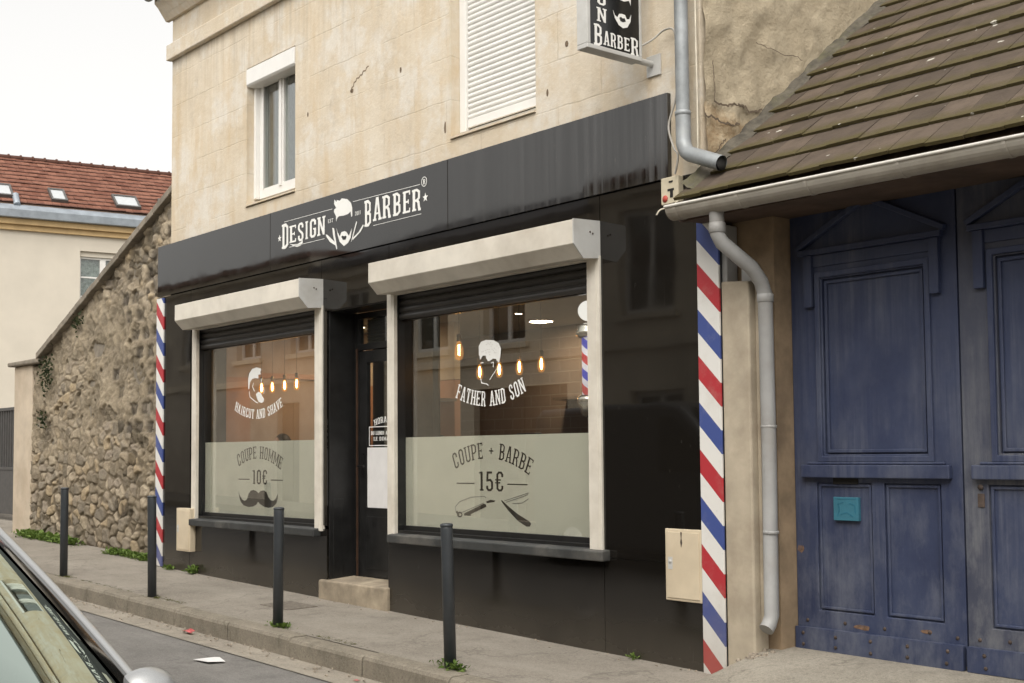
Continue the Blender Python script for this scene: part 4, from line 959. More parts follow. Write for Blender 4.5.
for q, k in (((.53,.80,.06,.05), 9), ((.97,.352,.11,.03), 10), ((1.40,.372,.07,.025), 8)):
    l = LB(); l.poly([(q[0]+q[2]*(.35+.3*random.random())*math.cos(2*math.pi*i/k), q[1]+q[3]*(.35+.3*random.random())*math.sin(2*math.pi*i/k)) for i in range(k)], YG-.0012); l.build('paint_stain', M['bare'], lf, fix=False)
b = MB(); b.slab(rect(1.745, 1.785, 1.09, 1.165), YG-.005, YG-.0003); b.lathe([(.016,0),(.016,-.006)], (1.765,YG-.005,1.20), 12, 'y'); b.build('keyhole_plate', M['iron'], lf2)
b = MB(); b.box(1.6525, 1.6615, YG+.02, YG+.05, .21, 2.9); b.box(.4925, .4948, YG+.02, YG+.05, .21, 2.9); b.build('gate_gap', M['dark_hole'], gar)
b = MB(); b.box(.48, 2.84, .34, .55, .0, .175); b.build('threshold', M['apron'], gar)

# ------------------------------------------------------------------ bollards
bo = thing('bollard', 'x', 'bollard', (-8.122, -1.13, gz(-8.122, -1.13)), 'bollards along the kerb')
b = MB(); z0 = bo.location.z
b.lathe([(.041, -.08), (.041, .915), (.040, .93)], (-8.122, -1.13, z0), 24); b.build('post', M['bollard'], bo)
b = MB(); b.lathe([(.043, .925), (.0435, .937), (.041, .944), (.025, .949), (.0, .95)], (-8.122, -1.13, z0), 24); b.build('cap', M['bollard'], bo)
BL = ['dark grey bollard at the kerb before the rubble stone wall', 'dark grey bollard before the narrow-looking striped board', 'dark grey bollard in front of the moustache window', 'dark grey bollard in front of the razor window']
for i, x in enumerate((-8.122, -5.874, -3.509, -1.236)):
    if i == 0: r = bo
    else:
        r = bo.copy(); C.objects.link(r)
        for ch in bo.children:
            inv = ch.matrix_parent_inverse.copy(); c = ch.copy(); C.objects.link(c); c.parent = r; c.matrix_parent_inverse = inv
    r.location = (x, -1.125+.003*i, gz(x, -1.12)); r['label'] = BL[i]
    r.rotation_euler = (R((0, .4, -.3, .6)[i]), R((.3, -.4, .2, -1.4)[i]), 0)

# ------------------------------------------------------------------ weeds
def weeds(name, spots, m, label, n=90, size=.06, spread=.09, tall=1., cat='weeds', stuff=True):
    b = MB(); rnd = []
    for (x, y, k) in spots:
        for i in range(int(n*k)):
            a = random.uniform(0, 2*math.pi); d = abs(random.gauss(0, spread))*k
            px, py = x+d*math.cos(a)*1.3, y+d*math.sin(a)*.55
            z = gz(px, py); L = size*random.uniform(.5, 1.3)*(1-.4*min(1, d/spread/2)); w = L*random.uniform(.22, .5)
            az = random.uniform(0, 2*math.pi); el = random.uniform(.2, 1.4)*tall
            el = min(el, 1.45)
            dx, dy, dz = math.cos(az)*math.cos(el), math.sin(az)*math.cos(el), math.sin(el)
            q = Vector((-math.sin(az), math.cos(az), random.uniform(-.4, .4))).normalized()*w*.5
            p0 = Vector((px, py, z+random.uniform(0, .5)*size*tall*.6)); D = Vector((dx, dy, dz))
            p1 = p0+D*L*.55; p2 = p0+D*L-Vector((0, 0, L*.25))
            b.add([p0, p1+q, p2, p1-q], [(0, 1, 2, 3)], False); rnd += [random.random()]*4
    o = b.build(name, m, fix=False); add_attr(o, 'leaf_rand', rnd)
    return tag(o, label, cat, None, 'stuff' if stuff else None)
def tuft(spots, label, n=110, size=.06, spread=.07, tall=1., m='leaf'):
    o = weeds('weed_foliage', spots, M[m], label, n, size, spread, tall, 'weed', False); o['group'] = 'weeds in the pavement cracks'; return o
tuft([(-1.236,-1.12,1.),(-1.15,-1.14,.7)], 'green weed tuft at the foot of the bollard before the razor window', 90, .07)
tuft([(-3.509,-1.12,1.),(-3.45,-1.12,.8)], 'green weed tuft at the foot of the bollard before the moustache window', 90, .055)
tuft([(-5.874,-1.12,1.),(-5.75,-1.14,1.)], 'flat mossy tuft at the foot of the bollard before the far striped board', 80, .03, .09, .5, 'moss')
tuft([(-8.12,-1.13,1.),(-7.98,-1.14,1.)], 'low mossy tuft at the foot of the bollard before the rubble wall', 80, .03, .09, .5, 'moss')
tuft([(-7.28,-.05,1.)], 'upright green weed against the black panel under the first window', 90, .09, .045, 1.4)
tuft([(-7.78,-.06,1.),(-7.9,-.05,.6)], 'low green weed below the far meter cabinet', 70, .06, .06)
tuft([(-.62,-.03,.7)], 'tiny weed at the base of the black wall by the near cabinet', 40, .05, .04)
weeds('wall_weeds', [(-13.2+.16*i, .22-.03*random.random(), 1.) for i in range(12)]+[(-13.25,.25,1.2)], M['leaf'], 'bright green weeds along the foot of the rubble wall by the post', 90, .13, .12, 1., 'weeds')
weeds('wall_weeds', [(-9.9+.14*i, .16, 1.) for i in range(9)], M['leaf'], 'green weeds at the wall foot just before the striped board', 80, .10, .10, .9, 'weeds')
weeds('kerb_weeds', [(-2.9+.12*i, -1.12+.02*random.random(), .8) for i in range(5)]+[(-7.6+.2*i, -1.12, .6) for i in range(7)]+[(-5.6+.1*i, -1.1, .8) for i in range(4)], M['moss'], 'thin dry moss along the kerb joint', 40, .02, .08, .4, 'moss')

# ------------------------------------------------------------------ rubble wall, post, railing gate
YW = .36; sw = thing('rubble_wall', 'tall rubble stone wall with sloping top left of the shop', 'wall', (-10.7, .5, .2))
def wtop(x): return 2.86+(x+13.02)*.381 if x > -13.02 else 2.74
nx, nz = 420, 300
X0, X1 = -13.42, -8.0
vs, cols = [], []
STN = [(.35,.29,.21), (.25,.21,.155), (.44,.37,.275), (.19,.16,.12), (.33,.28,.22), (.27,.235,.185), (.41,.325,.215), (.22,.19,.15)]
def stone(x, z):
    n1 = noise.noise((x*1.9, z*1.9, 4.))*.10; n2 = noise.noise((x*7+9, z*7, 8.))*.03
    low = sm(1.5-z, -.4, .5)
    p = Vector(((x+n1+n2)*4.7, (z+n1*.5-n2)*6.6, 1.7))
    d, pt = noise.voronoi(p, distance_metric='MINKOVSKY_FOUR')
    e = d[1]-d[0]+.10*noise.noise((x*14, z*14, 6.)); s = sm(e, .03, .19)
    h = abs(hash((round(pt[0].x, 3), round(pt[0].y, 3)))) % 997
    rub = sm(noise.fractal((x*.5+3, z*.55, 11.), 1., 2., 3), -.25, .25)*sm(z, .95, 1.9)     # smeared mortar zones
    rough = noise.fractal((x*9, z*9, 3.), 1., 2.1, 6); med = noise.fractal((x*2.2, z*2.6, 31.), 1., 2., 4)
    dep = .030*s*(1-.8*rub)*(.4+.8*(h % 7)/7)+.014*rough+.03*rub*med
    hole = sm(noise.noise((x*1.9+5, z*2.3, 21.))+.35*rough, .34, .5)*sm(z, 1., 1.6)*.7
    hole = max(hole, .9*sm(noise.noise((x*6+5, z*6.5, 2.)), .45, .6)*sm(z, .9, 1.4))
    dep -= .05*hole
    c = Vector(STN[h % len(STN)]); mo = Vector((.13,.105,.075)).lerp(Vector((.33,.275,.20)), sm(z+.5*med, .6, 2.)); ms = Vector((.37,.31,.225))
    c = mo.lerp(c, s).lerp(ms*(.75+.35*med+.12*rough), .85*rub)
    if x > -10.6 and 1.7 < z < 4.2:
        rr = math.floor(z/.235); cc = math.floor((x+.17*(rr % 2)+.03*noise.noise((x, rr, 1.)))/.31); hh = (rr*7919+cc*104729) % 100
        fx = (x+.17*(rr % 2))/.31-cc; fz_ = z/.235-rr
        if hh < 38+60*sm(x, -10.4, -9.2)-25:
            k = sm(min(fx, 1-fx)+.06*noise.noise((x*9, z*9, 2.)), .10, .26)*sm(min(fz_, 1-fz_)+.06*noise.noise((x*9, z*9, 5.)), .10, .28)
            c = c.lerp(Vector((.075,.065,.055))*(1+.5*rough), .8*k); dep -= .02*k
    if h % 7 == 3 and x > -10.3 and rub < .7: c = c*.42
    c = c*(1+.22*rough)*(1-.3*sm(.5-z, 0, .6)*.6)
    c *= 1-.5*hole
    return dep, c
for j in range(nz+1):
    for i in range(nx+1):
        x = X0+(X1-X0)*i/nx; zb = -.0195*x-.05; zt = wtop(x)
        z = zb+(zt-zb)*j/nz; dp_, c = stone(x, z)
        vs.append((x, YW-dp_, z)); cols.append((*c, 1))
b = MB(); b.add(vs, [(j*(nx+1)+i, j*(nx+1)+i+1, (j+1)*(nx+1)+i+1, (j+1)*(nx+1)+i) for j in range(nz) for i in range(nx)], True)
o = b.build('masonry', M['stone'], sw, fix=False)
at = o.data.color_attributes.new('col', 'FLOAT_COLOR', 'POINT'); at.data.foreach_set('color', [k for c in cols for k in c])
b = MB(); b.slab([(X0, .15), (X1, .05), (X1, wtop(X1)), (-13.02, 2.86), (-13.02, 2.74), (X0, 2.74)], YW+.03, YW+.5); b.build('wall_core', M['coping'], sw)
b = MB()
n = 24
for i in range(n):
    xa = -13.06+(X1+13.06)*i/n; xb = -13.06+(X1+13.06)*(i+1)/n-.006; j = random.uniform(-.006, .006)
    def zz(x): return 2.86+(x+13.02)*.381+j
    b.hexa([(xa,YW-.10,zz(xa)-.02),(xb,YW-.10,zz(xb)-.02),(xb,YW+.56,zz(xb)-.02),(xa,YW+.56,zz(xa)-.02),(xa,YW-.10,zz(xa)+.07),(xb,YW-.10,zz(xb)+.07),(xb,YW+.56,zz(xb)+.09),(xa,YW+.56,zz(xa)+.09)])
b.build('coping', M['coping'], sw, bevel=.01)
gp_ = thing('gate_post', 'cream rendered gate post with flat stone cap at the end of the rubble wall', 'gate post', (-13.8, .6, .2))
b = MB(); b.box(-14.2, -13.425, YW-.02, YW+.6, .1, 2.78); b.build('post_shaft', M['post'], gp_, bevel=.02)
b = MB(); b.hexa([(-14.32,YW-.09,2.785),(-13.0,YW-.09,2.775),(-13.0,YW+.66,2.775),(-14.32,YW+.66,2.785),(-14.32,YW-.09,2.85),(-13.0,YW-.09,2.85),(-13.0,YW+.66,2.86),(-14.32,YW+.66,2.86)]); b.build('post_cap', M['coping'], gp_, bevel=.02)
rg = thing('metal_gate', 'dark grey metal yard gate with upright bars above a solid lower panel', 'gate', (-17., 1.0, .4))
b = MB(); b.box(-19.6, -14.22, .98, 1.02, .46, 1.2); b.build('lower_panel', M['metal_grey'], rg, bevel=.005)
b = MB()
for i in range(45): b.box(-19.55+.12*i, -19.52+.12*i, .985, 1.015, 1.2, 2.2)
b.build('upright_bars', M['metal_grey'], rg)
b = MB(); b.box(-19.6, -14.22, .975, 1.025, 2.2, 2.25); b.box(-19.6, -14.22, .97, 1.03, 1.2, 1.25); b.box(-17., -16.95, .96, 1.04, .42, 2.24); b.build('rails', M['metal_grey'], rg)
def leafmass(name, spec, m, label, cat, parent=None, n=900, size=.08):
    b = MB(); rnd = []
    (x0, x1, y0, y1, z0, z1) = spec
    for i in range(n):
        p = Vector((random.uniform(x0, x1), random.uniform(y0, y1), random.uniform(z0, z1)))
        q = Vector((random.gauss(0,1), random.gauss(0,1), random.gauss(0,1))).normalized()*size*random.uniform(.5, 1)
        r = q.cross(Vector((random.gauss(0,1), random.gauss(0,1), random.gauss(0,1)))).normalized()*size*.4
        b.add([p-q, p+r, p+q, p-r], [(0, 1, 2, 3)]); rnd += [random.random()]*4
    o = b.build(name, m, parent, fix=False); add_attr(o, 'leaf_rand', rnd); return o if parent else tag(o, label, cat)
leafmass('hedge', (-24., -15.4, 3.2, 4.2, .2, 1.62), M['ivy'], 'dark clipped hedge behind the yard gate bars', 'hedge', None, 5000, .12)
def clump(c, r, n):
    b = MB(); rnd = []
    for i in range(n):
        p = Vector((c[0]+random.gauss(0, r[0]), c[1]-abs(random.gauss(0, r[1])), c[2]+random.gauss(0, r[2])))
        q = Vector((random.gauss(0,1), random.gauss(0,1)-1, random.gauss(0,1))).normalized()*.024
        s = q.cross(Vector((random.random(), random.random(), random.random()))).normalized()*.02
        b.add([p-q, p+s, p+q, p-s], [(0, 1, 2, 3)]); rnd += [random.random()]*4
    o = b.build('wall_ivy', M['ivy'], None, fix=False); add_attr(o, 'leaf_rand', rnd); return o
tag(clump((-12.72, YW-.05, 2.60), (.12, .03, .13), 160), 'dark plant clump growing under the coping at the low end of the wall', 'plant', 'plants growing out of the rubble wall')
tag(clump((-12.85, YW-.05, 1.95), (.07, .03, .07), 60), 'small dark plant halfway down the wall by the gate post', 'plant', 'plants growing out of the rubble wall')
tag(clump((-11.55, YW-.05, 3.25), (.10, .03, .08), 70), 'dark plant clump under the sloping coping, higher up the wall', 'plant', 'plants growing out of the rubble wall')

# ------------------------------------------------------------------ house with red roof beyond the yard
K = 38/24.; Cam = Vector((5.523, -6.194, 1.41))
def far(v): return Cam+(Vector(v)-Cam)*K
U = Vector((.142, .99, 0)).normalized(); BK = Vector((-.99, .142, 0)).normalized(); Pw = far((-18.279, 2.518, 0)); Pw.z = 0
def fz(z): return 1.41+(z-1.41)*K
def HP(u, d, z): return Pw+U*u*K+BK*d+Vector((0, 0, z))       # u in unscaled metres along the wall, d behind it, z absolute
hs_ = thing('red_roof_house', 'cream house with red tiled roof and roof windows beyond the stone wall', 'house', HP(0, 3, .6))
ZE = fz(5.63)
wu0, wu1, wz0, wz1 = .36, 1.25, fz(4.0), fz(5.335)
def hslab(b, outl, d0, d1, holes=()): b.prism(outl, lambda a, c: HP(a, d0, c), lambda a, c: HP(a, d1, c), holes)
b = MB(); hslab(b, [(-5, 0), (6, 0), (6, ZE+.3), (-5, ZE+.3)], 0, .35, [rect(wu0, wu1, wz0, wz1), rect(-2.6, -1.7, wz0, wz1), rect(2.9, 3.8, wz0, wz1)])
for q in (-5, 6): b.prism([(.35, 0), (8, 0), (8, ZE), (4, ZE+3.), (.35, ZE+.2)], lambda a, c, q=q: HP(q, a, c), lambda a, c, q=q: HP(q+(.2 if q < 0 else -.2), a, c))
hslab(b, [(-5, 0), (6, 0), (6, ZE), (-5, ZE)], 7.7, 8.)
b.build('wall', M['house'], hs_)
b = MB(); hslab(b, [(-5, ZE), (6, ZE), (6, ZE+.16), (-5, ZE+.16)], -.10, -.001); hslab(b, [(-5, ZE+.161), (6, ZE+.161), (6, ZE+.33), (-5, ZE+.33)], -.20, -.001); b.build('cornice', M['house_trim'], hs_)
b = MB(); b.prism([(-.34, ZE+.335), (-.06, ZE+.335), (.10, fz(6.10)), (-.03, fz(6.12)), (-.36, ZE+.58)], lambda a, c: HP(-5, a, c), lambda a, c: HP(6, a, c)); b.build('gutter', M['zinc_blue'], hs_, bevel=.02)
for (a0, a1) in ((wu0, wu1), (-2.6, -1.7), (2.9, 3.8)):
    md = (a0+a1)/2; w = a1-a0; t_ = .035
    b = MB(); zt = wz1-.16; hslab(b, rect(a0+.01, a1-.01, wz0+.02, zt), .14, .2, [rect(a0+t_, a0+.25*K/K*1.0-.0, wz0+.1, zt-.06) if False else rect(a0+t_, md-.055, wz0+.1, zt-.06), rect(md+.055, a1-t_, wz0+.1, zt-.06)])
    for (q0, q1) in ((a0+t_, md-.055), (md+.055, a1-t_)):
        for z in (fz(4.844), fz(4.47)): b.prism(rect(q0, q1, z-.025, z+.025), lambda a, c: HP(a, .145, c), lambda a, c: HP(a, .17, c))
    wn = b.build('window', M['white_pvc'], hs_)
    b = MB(); hslab(b, rect(a0+t_*.5, a1-t_*.5, wz0+.05, zt-.02), .19, .2); b.build('pane', M['pane_glass'], wn)
    b = MB(); hslab(b, rect(a0, a1, wz0, wz1), .26, .28); b.build('curtain', M['curtain'], wn)
    b = MB(); hslab(b, rect(a0+.005, a1-.005, zt+.005, wz1-.004), .08, .2); b.build('lintel_box', M['house'], wn)
# roof
pt = R(35); rs = Vector((0, 0, 0))+BK*math.cos(pt)+Vector((0, 0, math.sin(pt))); rn_ = -BK*math.sin(pt)+Vector((0, 0, math.cos(pt)))
EO = HP(-5, 0, fz(6.1427))
b = MB(); LEN = 11*K
rn, tv = roof_tiles(b, EO, U, rs, rn_, int(LEN/.24), 12, .24, .282, .022, .012)
o = b.build('roof_tiles', M['tile_red'], hs_); add_attr(o, 'tile_rand', rn); add_attr(o, 'tile_v', tv)
def RP(u, s, h): return EO+U*(u+5)*K+rs*s*K+rn_*h
b = MB(); b.hexa([RP(-5,-.05,-.15),RP(6,-.05,-.15),RP(6,2.12,-.15),RP(-5,2.12,-.15),RP(-5,-.05,-.01),RP(6,-.05,-.01),RP(6,2.12,-.01),RP(-5,2.12,-.01)]); b.hexa([HP(-5,6.2,ZE),HP(6,6.2,ZE),HP(6,6.3,ZE),HP(-5,6.3,ZE),*[RP(q,2.12,-.15) for q in (-5,6)],RP(6,2.15,-.15),RP(-5,2.15,-.15)]); b.build('roof_deck', M['soffit'], hs_)
b = MB(); k = -5.
while k < 6:
    b.tube([RP(k, 2.125, .02), RP(k+.20, 2.125, .03)], .085, 8); b.tube([RP(k+.19, 2.125, .03), RP(k+.225, 2.125, .035)], .11, 8); k += .23
b.build('ridge_tiles', M['tile_red'], hs_)
for (a0, a1) in ((-1.25, -.83), (-.15, .15), (1.06, 1.54), (1.98, 2.5), (-2.4, -1.9)):
    s0, s1 = .16, .68
    b = MB()
    for (p, q, r, s) in ((a0, a1, s0, s0+.05), (a0, a1, s1-.05, s1), (a0, a0+.035, s0+.05, s1-.05), (a1-.035, a1, s0+.05, s1-.05)):
        b.hexa([RP(p,r,-.02),RP(q,r,-.02),RP(q,s,-.02),RP(p,s,-.02),RP(p,r,.13),RP(q,r,.13),RP(q,s,.13),RP(p,s,.13)])
    sk = b.build('skylight', M['skyframe'], hs_)
    b = MB(); b.hexa([RP(a0+.03,s0+.04,.08),RP(a1-.03,s0+.04,.08),RP(a1-.03,s1-.04,.08),RP(a0+.03,s1-.04,.08),RP(a0+.03,s0+.04,.10),RP(a1-.03,s0+.04,.10),RP(a1-.03,s1-.04,.10),RP(a0+.03,s1-.04,.10)]); b.build('skylight_glass', M['skyglass'], sk)
b = MB(); b.tube([HP(-.80, -.1, fz(6.1)), HP(-.80, .22, fz(6.32))], .10, 8); b.build('gutter_stay', M['zinc_blue'], hs_)

# ------------------------------------------------------------------ houses across the street (seen in the glass and the black cladding)
def row_house(x0, x1, y, ze, mw, wins, doors, label, roofm, rise=.35):
    g0 = -.0195*(x0+x1)/2-.3
    h = thing('row_house', label, 'house', ((x0+x1)/2, y-4, g0), 'houses across the street')
    holes = [rect(*w) for w in wins]+[rect(*d) for d in doors]
    b = MB(); b.slab(rect(x0+.005, x1-.005, g0, ze), y-.35, y, holes)
    for q in (x0+.005, x1-.305): b.prism([(y-.35, g0), (y-8, g0), (y-8, ze), (y-4, ze+rise), (y-.35, ze)], lambda a, c, q=q: (q, a, c), lambda a, c, q=q: (q+.3, a, c))
    b.build('wall', mw, h)
    b = MB(); b.box(x0, x1, y+.001, y+.16, ze-.2, ze-.02); b.box(x0, x1, y+.001, y+.07, 3.05, 3.2); b.build('cornice', M['house_far'], h)
    b = MB(); b.prism([(y+.28, ze-.02), (y-4, ze+rise+.03), (y-8.3, ze-.02), (y-8.3, ze+.1), (y-4, ze+rise+.15), (y+.28, ze+.1)], lambda a, c: (x0, a, c), lambda a, c: (x1, a, c)); b.build('roof', roofm, h)
    for (a0, a1, z0, z1) in wins:
        b = MB(); b.slab(rect(a0, a1, z0, z1), y-.2, y-.14, [rect(a0+.09, (a0+a1)/2-.05, z0+.09, z1-.09), rect((a0+a1)/2+.05, a1-.09, z0+.09, z1-.09)])
        f = b.build('window', M['white_pvc'], h)
        b = MB(); b.box(a0+.05, a1-.05, y-.19, y-.18, z0+.05, z1-.05); b.build('pane', M['pane_dark'], f)
        b = MB(); b.box(a0-.1, a1+.1, y+.001, y+.08, z0-.1, z0); b.build('window_sill', M['house_far'], f)
    for (a0, a1, z0, z1) in doors:
        b = MB(); b.box(a0, a1, y-.2, y-.14, z0, z1); b.box((a0+a1)/2-.01, (a0+a1)/2+.01, y-.139, y-.125, z0, z1); b.build('door', M['shutter'], h)
rt = simple('slate_roof', (.10,.10,.11), .7, var=.2); rt2 = simple('dull_tile_roof', (.20,.10,.07), .85, var=.25)
row_house(-9.6, -1.5, -8.25, 5.7, M['house_far'], [(-9.1,-7.9,3.6,5.3),(-6.6,-5.4,3.6,5.3),(-4.0,-2.8,3.6,5.3),(-8.9,-7.7,.9,2.4),(-4.0,-2.8,.9,2.4)], [(-6.4,-5.4,.05,2.5)], 'cream row house across the street opposite the doorway', rt2)
row_house(-18.4, -9.6, -8.25, 5.35, M['house_far'], [(-17.6,-16.4,3.4,4.9),(-15.2,-14.0,3.4,4.9),(-12.9,-11.7,3.4,4.9)], [(-13.2,-10.6,.2,2.6)], 'pale row house with a garage door across the street', rt, 1.5)
row_house(-34., -18.4, -8.25, 5.75, M['house_grey'], [(-33.+2.6*i,-31.8+2.6*i,3.7,5.4) for i in range(6)], [(-20.6,-19.6,.3,2.6)], 'long grey row house beyond the one with the garage door', rt2)
row_house(-1.5, 12., -8.25, 6.0, M['house_grey'], [(-.6+2.6*i,.6+2.6*i,3.6,5.3) for i in range(5)]+[(-.6,.6,.8,2.3),(4.6,5.8,.8,2.3)], [(2.2,3.2,-.1,2.4)], 'grey row house behind the photographer', rt)

# ------------------------------------------------------------------ lamps inside
for i, (x, yy, z) in enumerate(((-7.345,.82,2.175),(-7.10,.82,2.175),(-6.825,.82,2.18),(-6.565,.82,2.185),(-3.631,.8,2.35),(-3.355,.82,2.14),(-3.079,.82,2.145),(-2.806,.82,2.152),(-2.518,.82,2.16))):
    big = i == 4; s = 1.25 if big else 1.
    lab = ['lit bulb over the white bearded profile in the moustache window', 'lit bulb just beside the bearded profile in the moustache window', 'lit bulb third in the row above HAIRCUT AND SHAVE', 'lit bulb ending the row above HAIRCUT AND SHAVE, by the window edge',
     'large spiral filament bulb hanging higher than the rest in the razor window', 'lit bulb before the jaw of the curly haired head', 'lit bulb under the back of the curly hair', 'lit bulb above the word SON in the razor window', 'lit bulb ending the razor window row, towards the barber pole'][i]
    p = thing('pendant_bulb', lab, 'light bulb', (x, yy, z), 'pendant bulbs in the shop windows')
    b = MB(); b.lathe([(.005*s,-.075*s),(.022*s,-.068*s),(.034*s,-.03*s),(.03*s,.015*s),(.018*s,.05*s),(.014*s,.062*s)], (x, yy, z), 16); b.build('glass_envelope', M['bulb_glass'], p)
    b = MB()
    if big: b.tube([(x+.010*math.cos(k*1.1), yy+.010*math.sin(k*1.1), z-.05+k*.0028) for k in range(36)], .0032, 6)
    else: b.lathe([(.004,-.05),(.011,-.03),(.012,.0),(.009,.03),(.004,.045)], (x, yy, z), 10)
    b.build('filament', M['bulb'], p)
    b = MB(); b.lathe([(.015*s,.06*s),(.018*s,.065*s),(.018*s,.11*s),(.006,.12*s)], (x, yy, z), 12); b.build('socket', M['brass'], p)
    b = MB(); b.tube([(x, yy, z+.1*s), (x, yy, 2.86)], .002, 6); b.build('flex', M['car_black'], p)
def lamp_light(p, loc, e):
    li = bpy.data.lights.new('lamp_glow', 'AREA'); li.shape = 'DISK'; li.size = .25; li.energy = e; li.color = (1., .84, .64)
    lo = bpy.data.objects.new('lamp_glow', li); C.objects.link(lo); lo.parent = p; lo.matrix_parent_inverse = Matrix.Translation(-p.location); lo.location = loc
for (x, yy, r, lab) in ((-4.9,2.9,.13,'large round lit ceiling lamp in the razor window'),(-2.75,1.2,.035,'small ceiling spot right behind the slats of the razor window'),(-4.45,2.2,.035,'small ceiling spot beside the partition'),(-3.4,2.7,.035,'small ceiling spot over the brick wall'),(-6.6,1.6,.10,'round lit ceiling lamp in the moustache window'),(-6.9,1.8,.03,'small ceiling spot in the moustache window')):
    p = thing('ceiling_lamp', lab, 'ceiling lamp', (x, yy, 2.855), 'ceiling lamps in the shop')
    b = MB(); b.lathe([(r+.012,-.0),(r+.012,-.014),(r+.002,-.016),(r,-.006)], (x, yy, 2.858), 24); b.build('rim', M['white_pvc'], p)
    b = MB(); b.lathe([(r*.98,-.0175),(r*.98,-.0165)], (x, yy, 2.858), 24); b.build('diffuser', M['disc'], p)
    if r > .09: lamp_light(p, (x, yy, 2.83), 13 if x > -6 else 22)
px, py = -1.425, .34
bp = thing('barber_pole_lamp', 'lit barber pole with white globe and red blue spiral inside the window edge', 'barber pole', (px, py, 2.0))
b = MB(); b.lathe([(.0,-.078)]+[(.078*math.sin(a), -.078*math.cos(a)) for a in [math.pi*k/12 for k in range(1, 12)]]+[(.0,.078)], (px, py, 2.475), 24); b.build('globe', M['globe'], bp)
t = NT('spiral_bands'); X_, Y_, Z_ = t.sep()
ang = t.math('ARCTAN2', t.math('SUBTRACT', Y_, py), t.math('SUBTRACT', X_, px))
kk = t.math('MODULO', t.math('ADD', t.math('ADD', t.math('DIVIDE', ang, 2*math.pi), t.math('MULTIPLY', Z_, 4.2)), 20.), 1.)
cc = t.mix(t.math('GREATER_THAN', kk, .28), (.06,.07,.5), (.75,.72,.8)); cc = t.mix(t.math('GREATER_THAN', kk, .5), cc, (.55,.05,.06)); cc = t.mix(t.math('GREATER_THAN', kk, .78), cc, (.75,.72,.8))
sp_ = t.pbsdf(cc, .3, 0, None, .5, Emission_Color=cc, Emission_Strength=.55); M['spiral'] = t.end(sp_)
b = MB(); b.lathe([(.052,0),(.052,.46)], (px, py, 1.82), 28); b.build('spiral_cylinder', M['spiral'], bp)
b = MB(); b.lathe([(.07,0),(.095,.02),(.095,.05),(.08,.07),(.085,.09),(.05,.11)], (px, py, 2.27), 24); b.lathe([(.03,-.12),(.06,-.10),(.075,-.03),(.09,-.01),(.09,.03),(.07,.05)], (px, py, 1.79), 24); b.build('end_caps', M['chrome'], bp)
b = MB(); b.box(px+.05, px+.45, py-.02, py+.02, 2.3, 2.34); b.box(px+.05, px+.45, py-.02, py+.02, 1.76, 1.80); b.build('wall_arm', M['slat_dark'], bp)

# person inside, only the hair shows above the frosted film
def person(loc, face):
    root = thing('person', 'person with short black hair behind the frosted film of the moustache window', 'person', loc)
    x, y, z = loc
    V = {'pel': (0,0,.90,.145,.10), 'wai': (0,0,1.06,.13,.095), 'che': (0,-.01,1.26,.155,.105), 'nek': (0,0,1.40,.055,.055), 'hd0': (0,-.015,1.47,.07,.08), 'hd1': (0,-.02,1.57,.078,.095), 'hd2': (0,-.01,1.64,.06,.07)}
    for s, n in ((-1, 'L'), (1, 'R')):
        V.update({'sh'+n: (s*.175,0,1.34,.055,.055), 'el'+n: (s*.22,-.02,1.07,.042,.042), 'wr'+n: (s*.2,-.14,.86,.028,.03), 'ha'+n: (s*.19,-.19,.79,.032,.02),
                  'hi'+n: (s*.09,0,.86,.085,.09), 'kn'+n: (s*.10,-.01,.49,.058,.06), 'an'+n: (s*.10,.01,.09,.04,.045), 'to'+n: (s*.12,-.15,.04,.04,.03)})
    E = [('pel','wai'),('wai','che'),('che','nek'),('nek','hd0'),('hd0','hd1'),('hd1','hd2')]
    for n in 'LR': E += [('che','sh'+n),('sh'+n,'el'+n),('el'+n,'wr'+n),('wr'+n,'ha'+n),('pel','hi'+n),('hi'+n,'kn'+n),('kn'+n,'an'+n),('an'+n,'to'+n)]
    ks = list(V); ca, sa = math.cos(face), math.sin(face)
    me = bpy.data.meshes.new('body'); me.from_pydata([(x+V[k][0]*ca-V[k][1]*sa, y+V[k][0]*sa+V[k][1]*ca, z+V[k][2]) for k in ks], [(ks.index(a), ks.index(c)) for a, c in E], [])
    o = link('body', me, M['shirt'], root)
    sk = o.modifiers.new('skin', 'SKIN'); o.modifiers.new('sub', 'SUBSURF').levels = 2; o.modifiers['sub'].render_levels = 2
    for i, k in enumerate(ks): me.skin_vertices[0].data[i].radius = (V[k][3], V[k][4]); me.skin_vertices[0].data[i].use_root = (i == 0)
    b = MB()
    def ell(c, r, u0=0, n=14, cut=None):
        b.lathe([(r[0]*math.sin(a), -r[2]*math.cos(a)) for a in [math.pi*k/n for k in range(n+1)]], c, 18)
    hc = (x+.02*sa, y-.02*ca, z+1.58)
    ell((hc[0], hc[1]-.004, hc[2]), (.088, .1, .128)); b.build('face', M['skin'], o)
    b = MB(); ell((hc[0]+.0, hc[1]+.022, hc[2]+.028), (.099, .11, .122)); b.build('hair', M['hair'], o)
person((-7.15, .98, -.075), 0.)

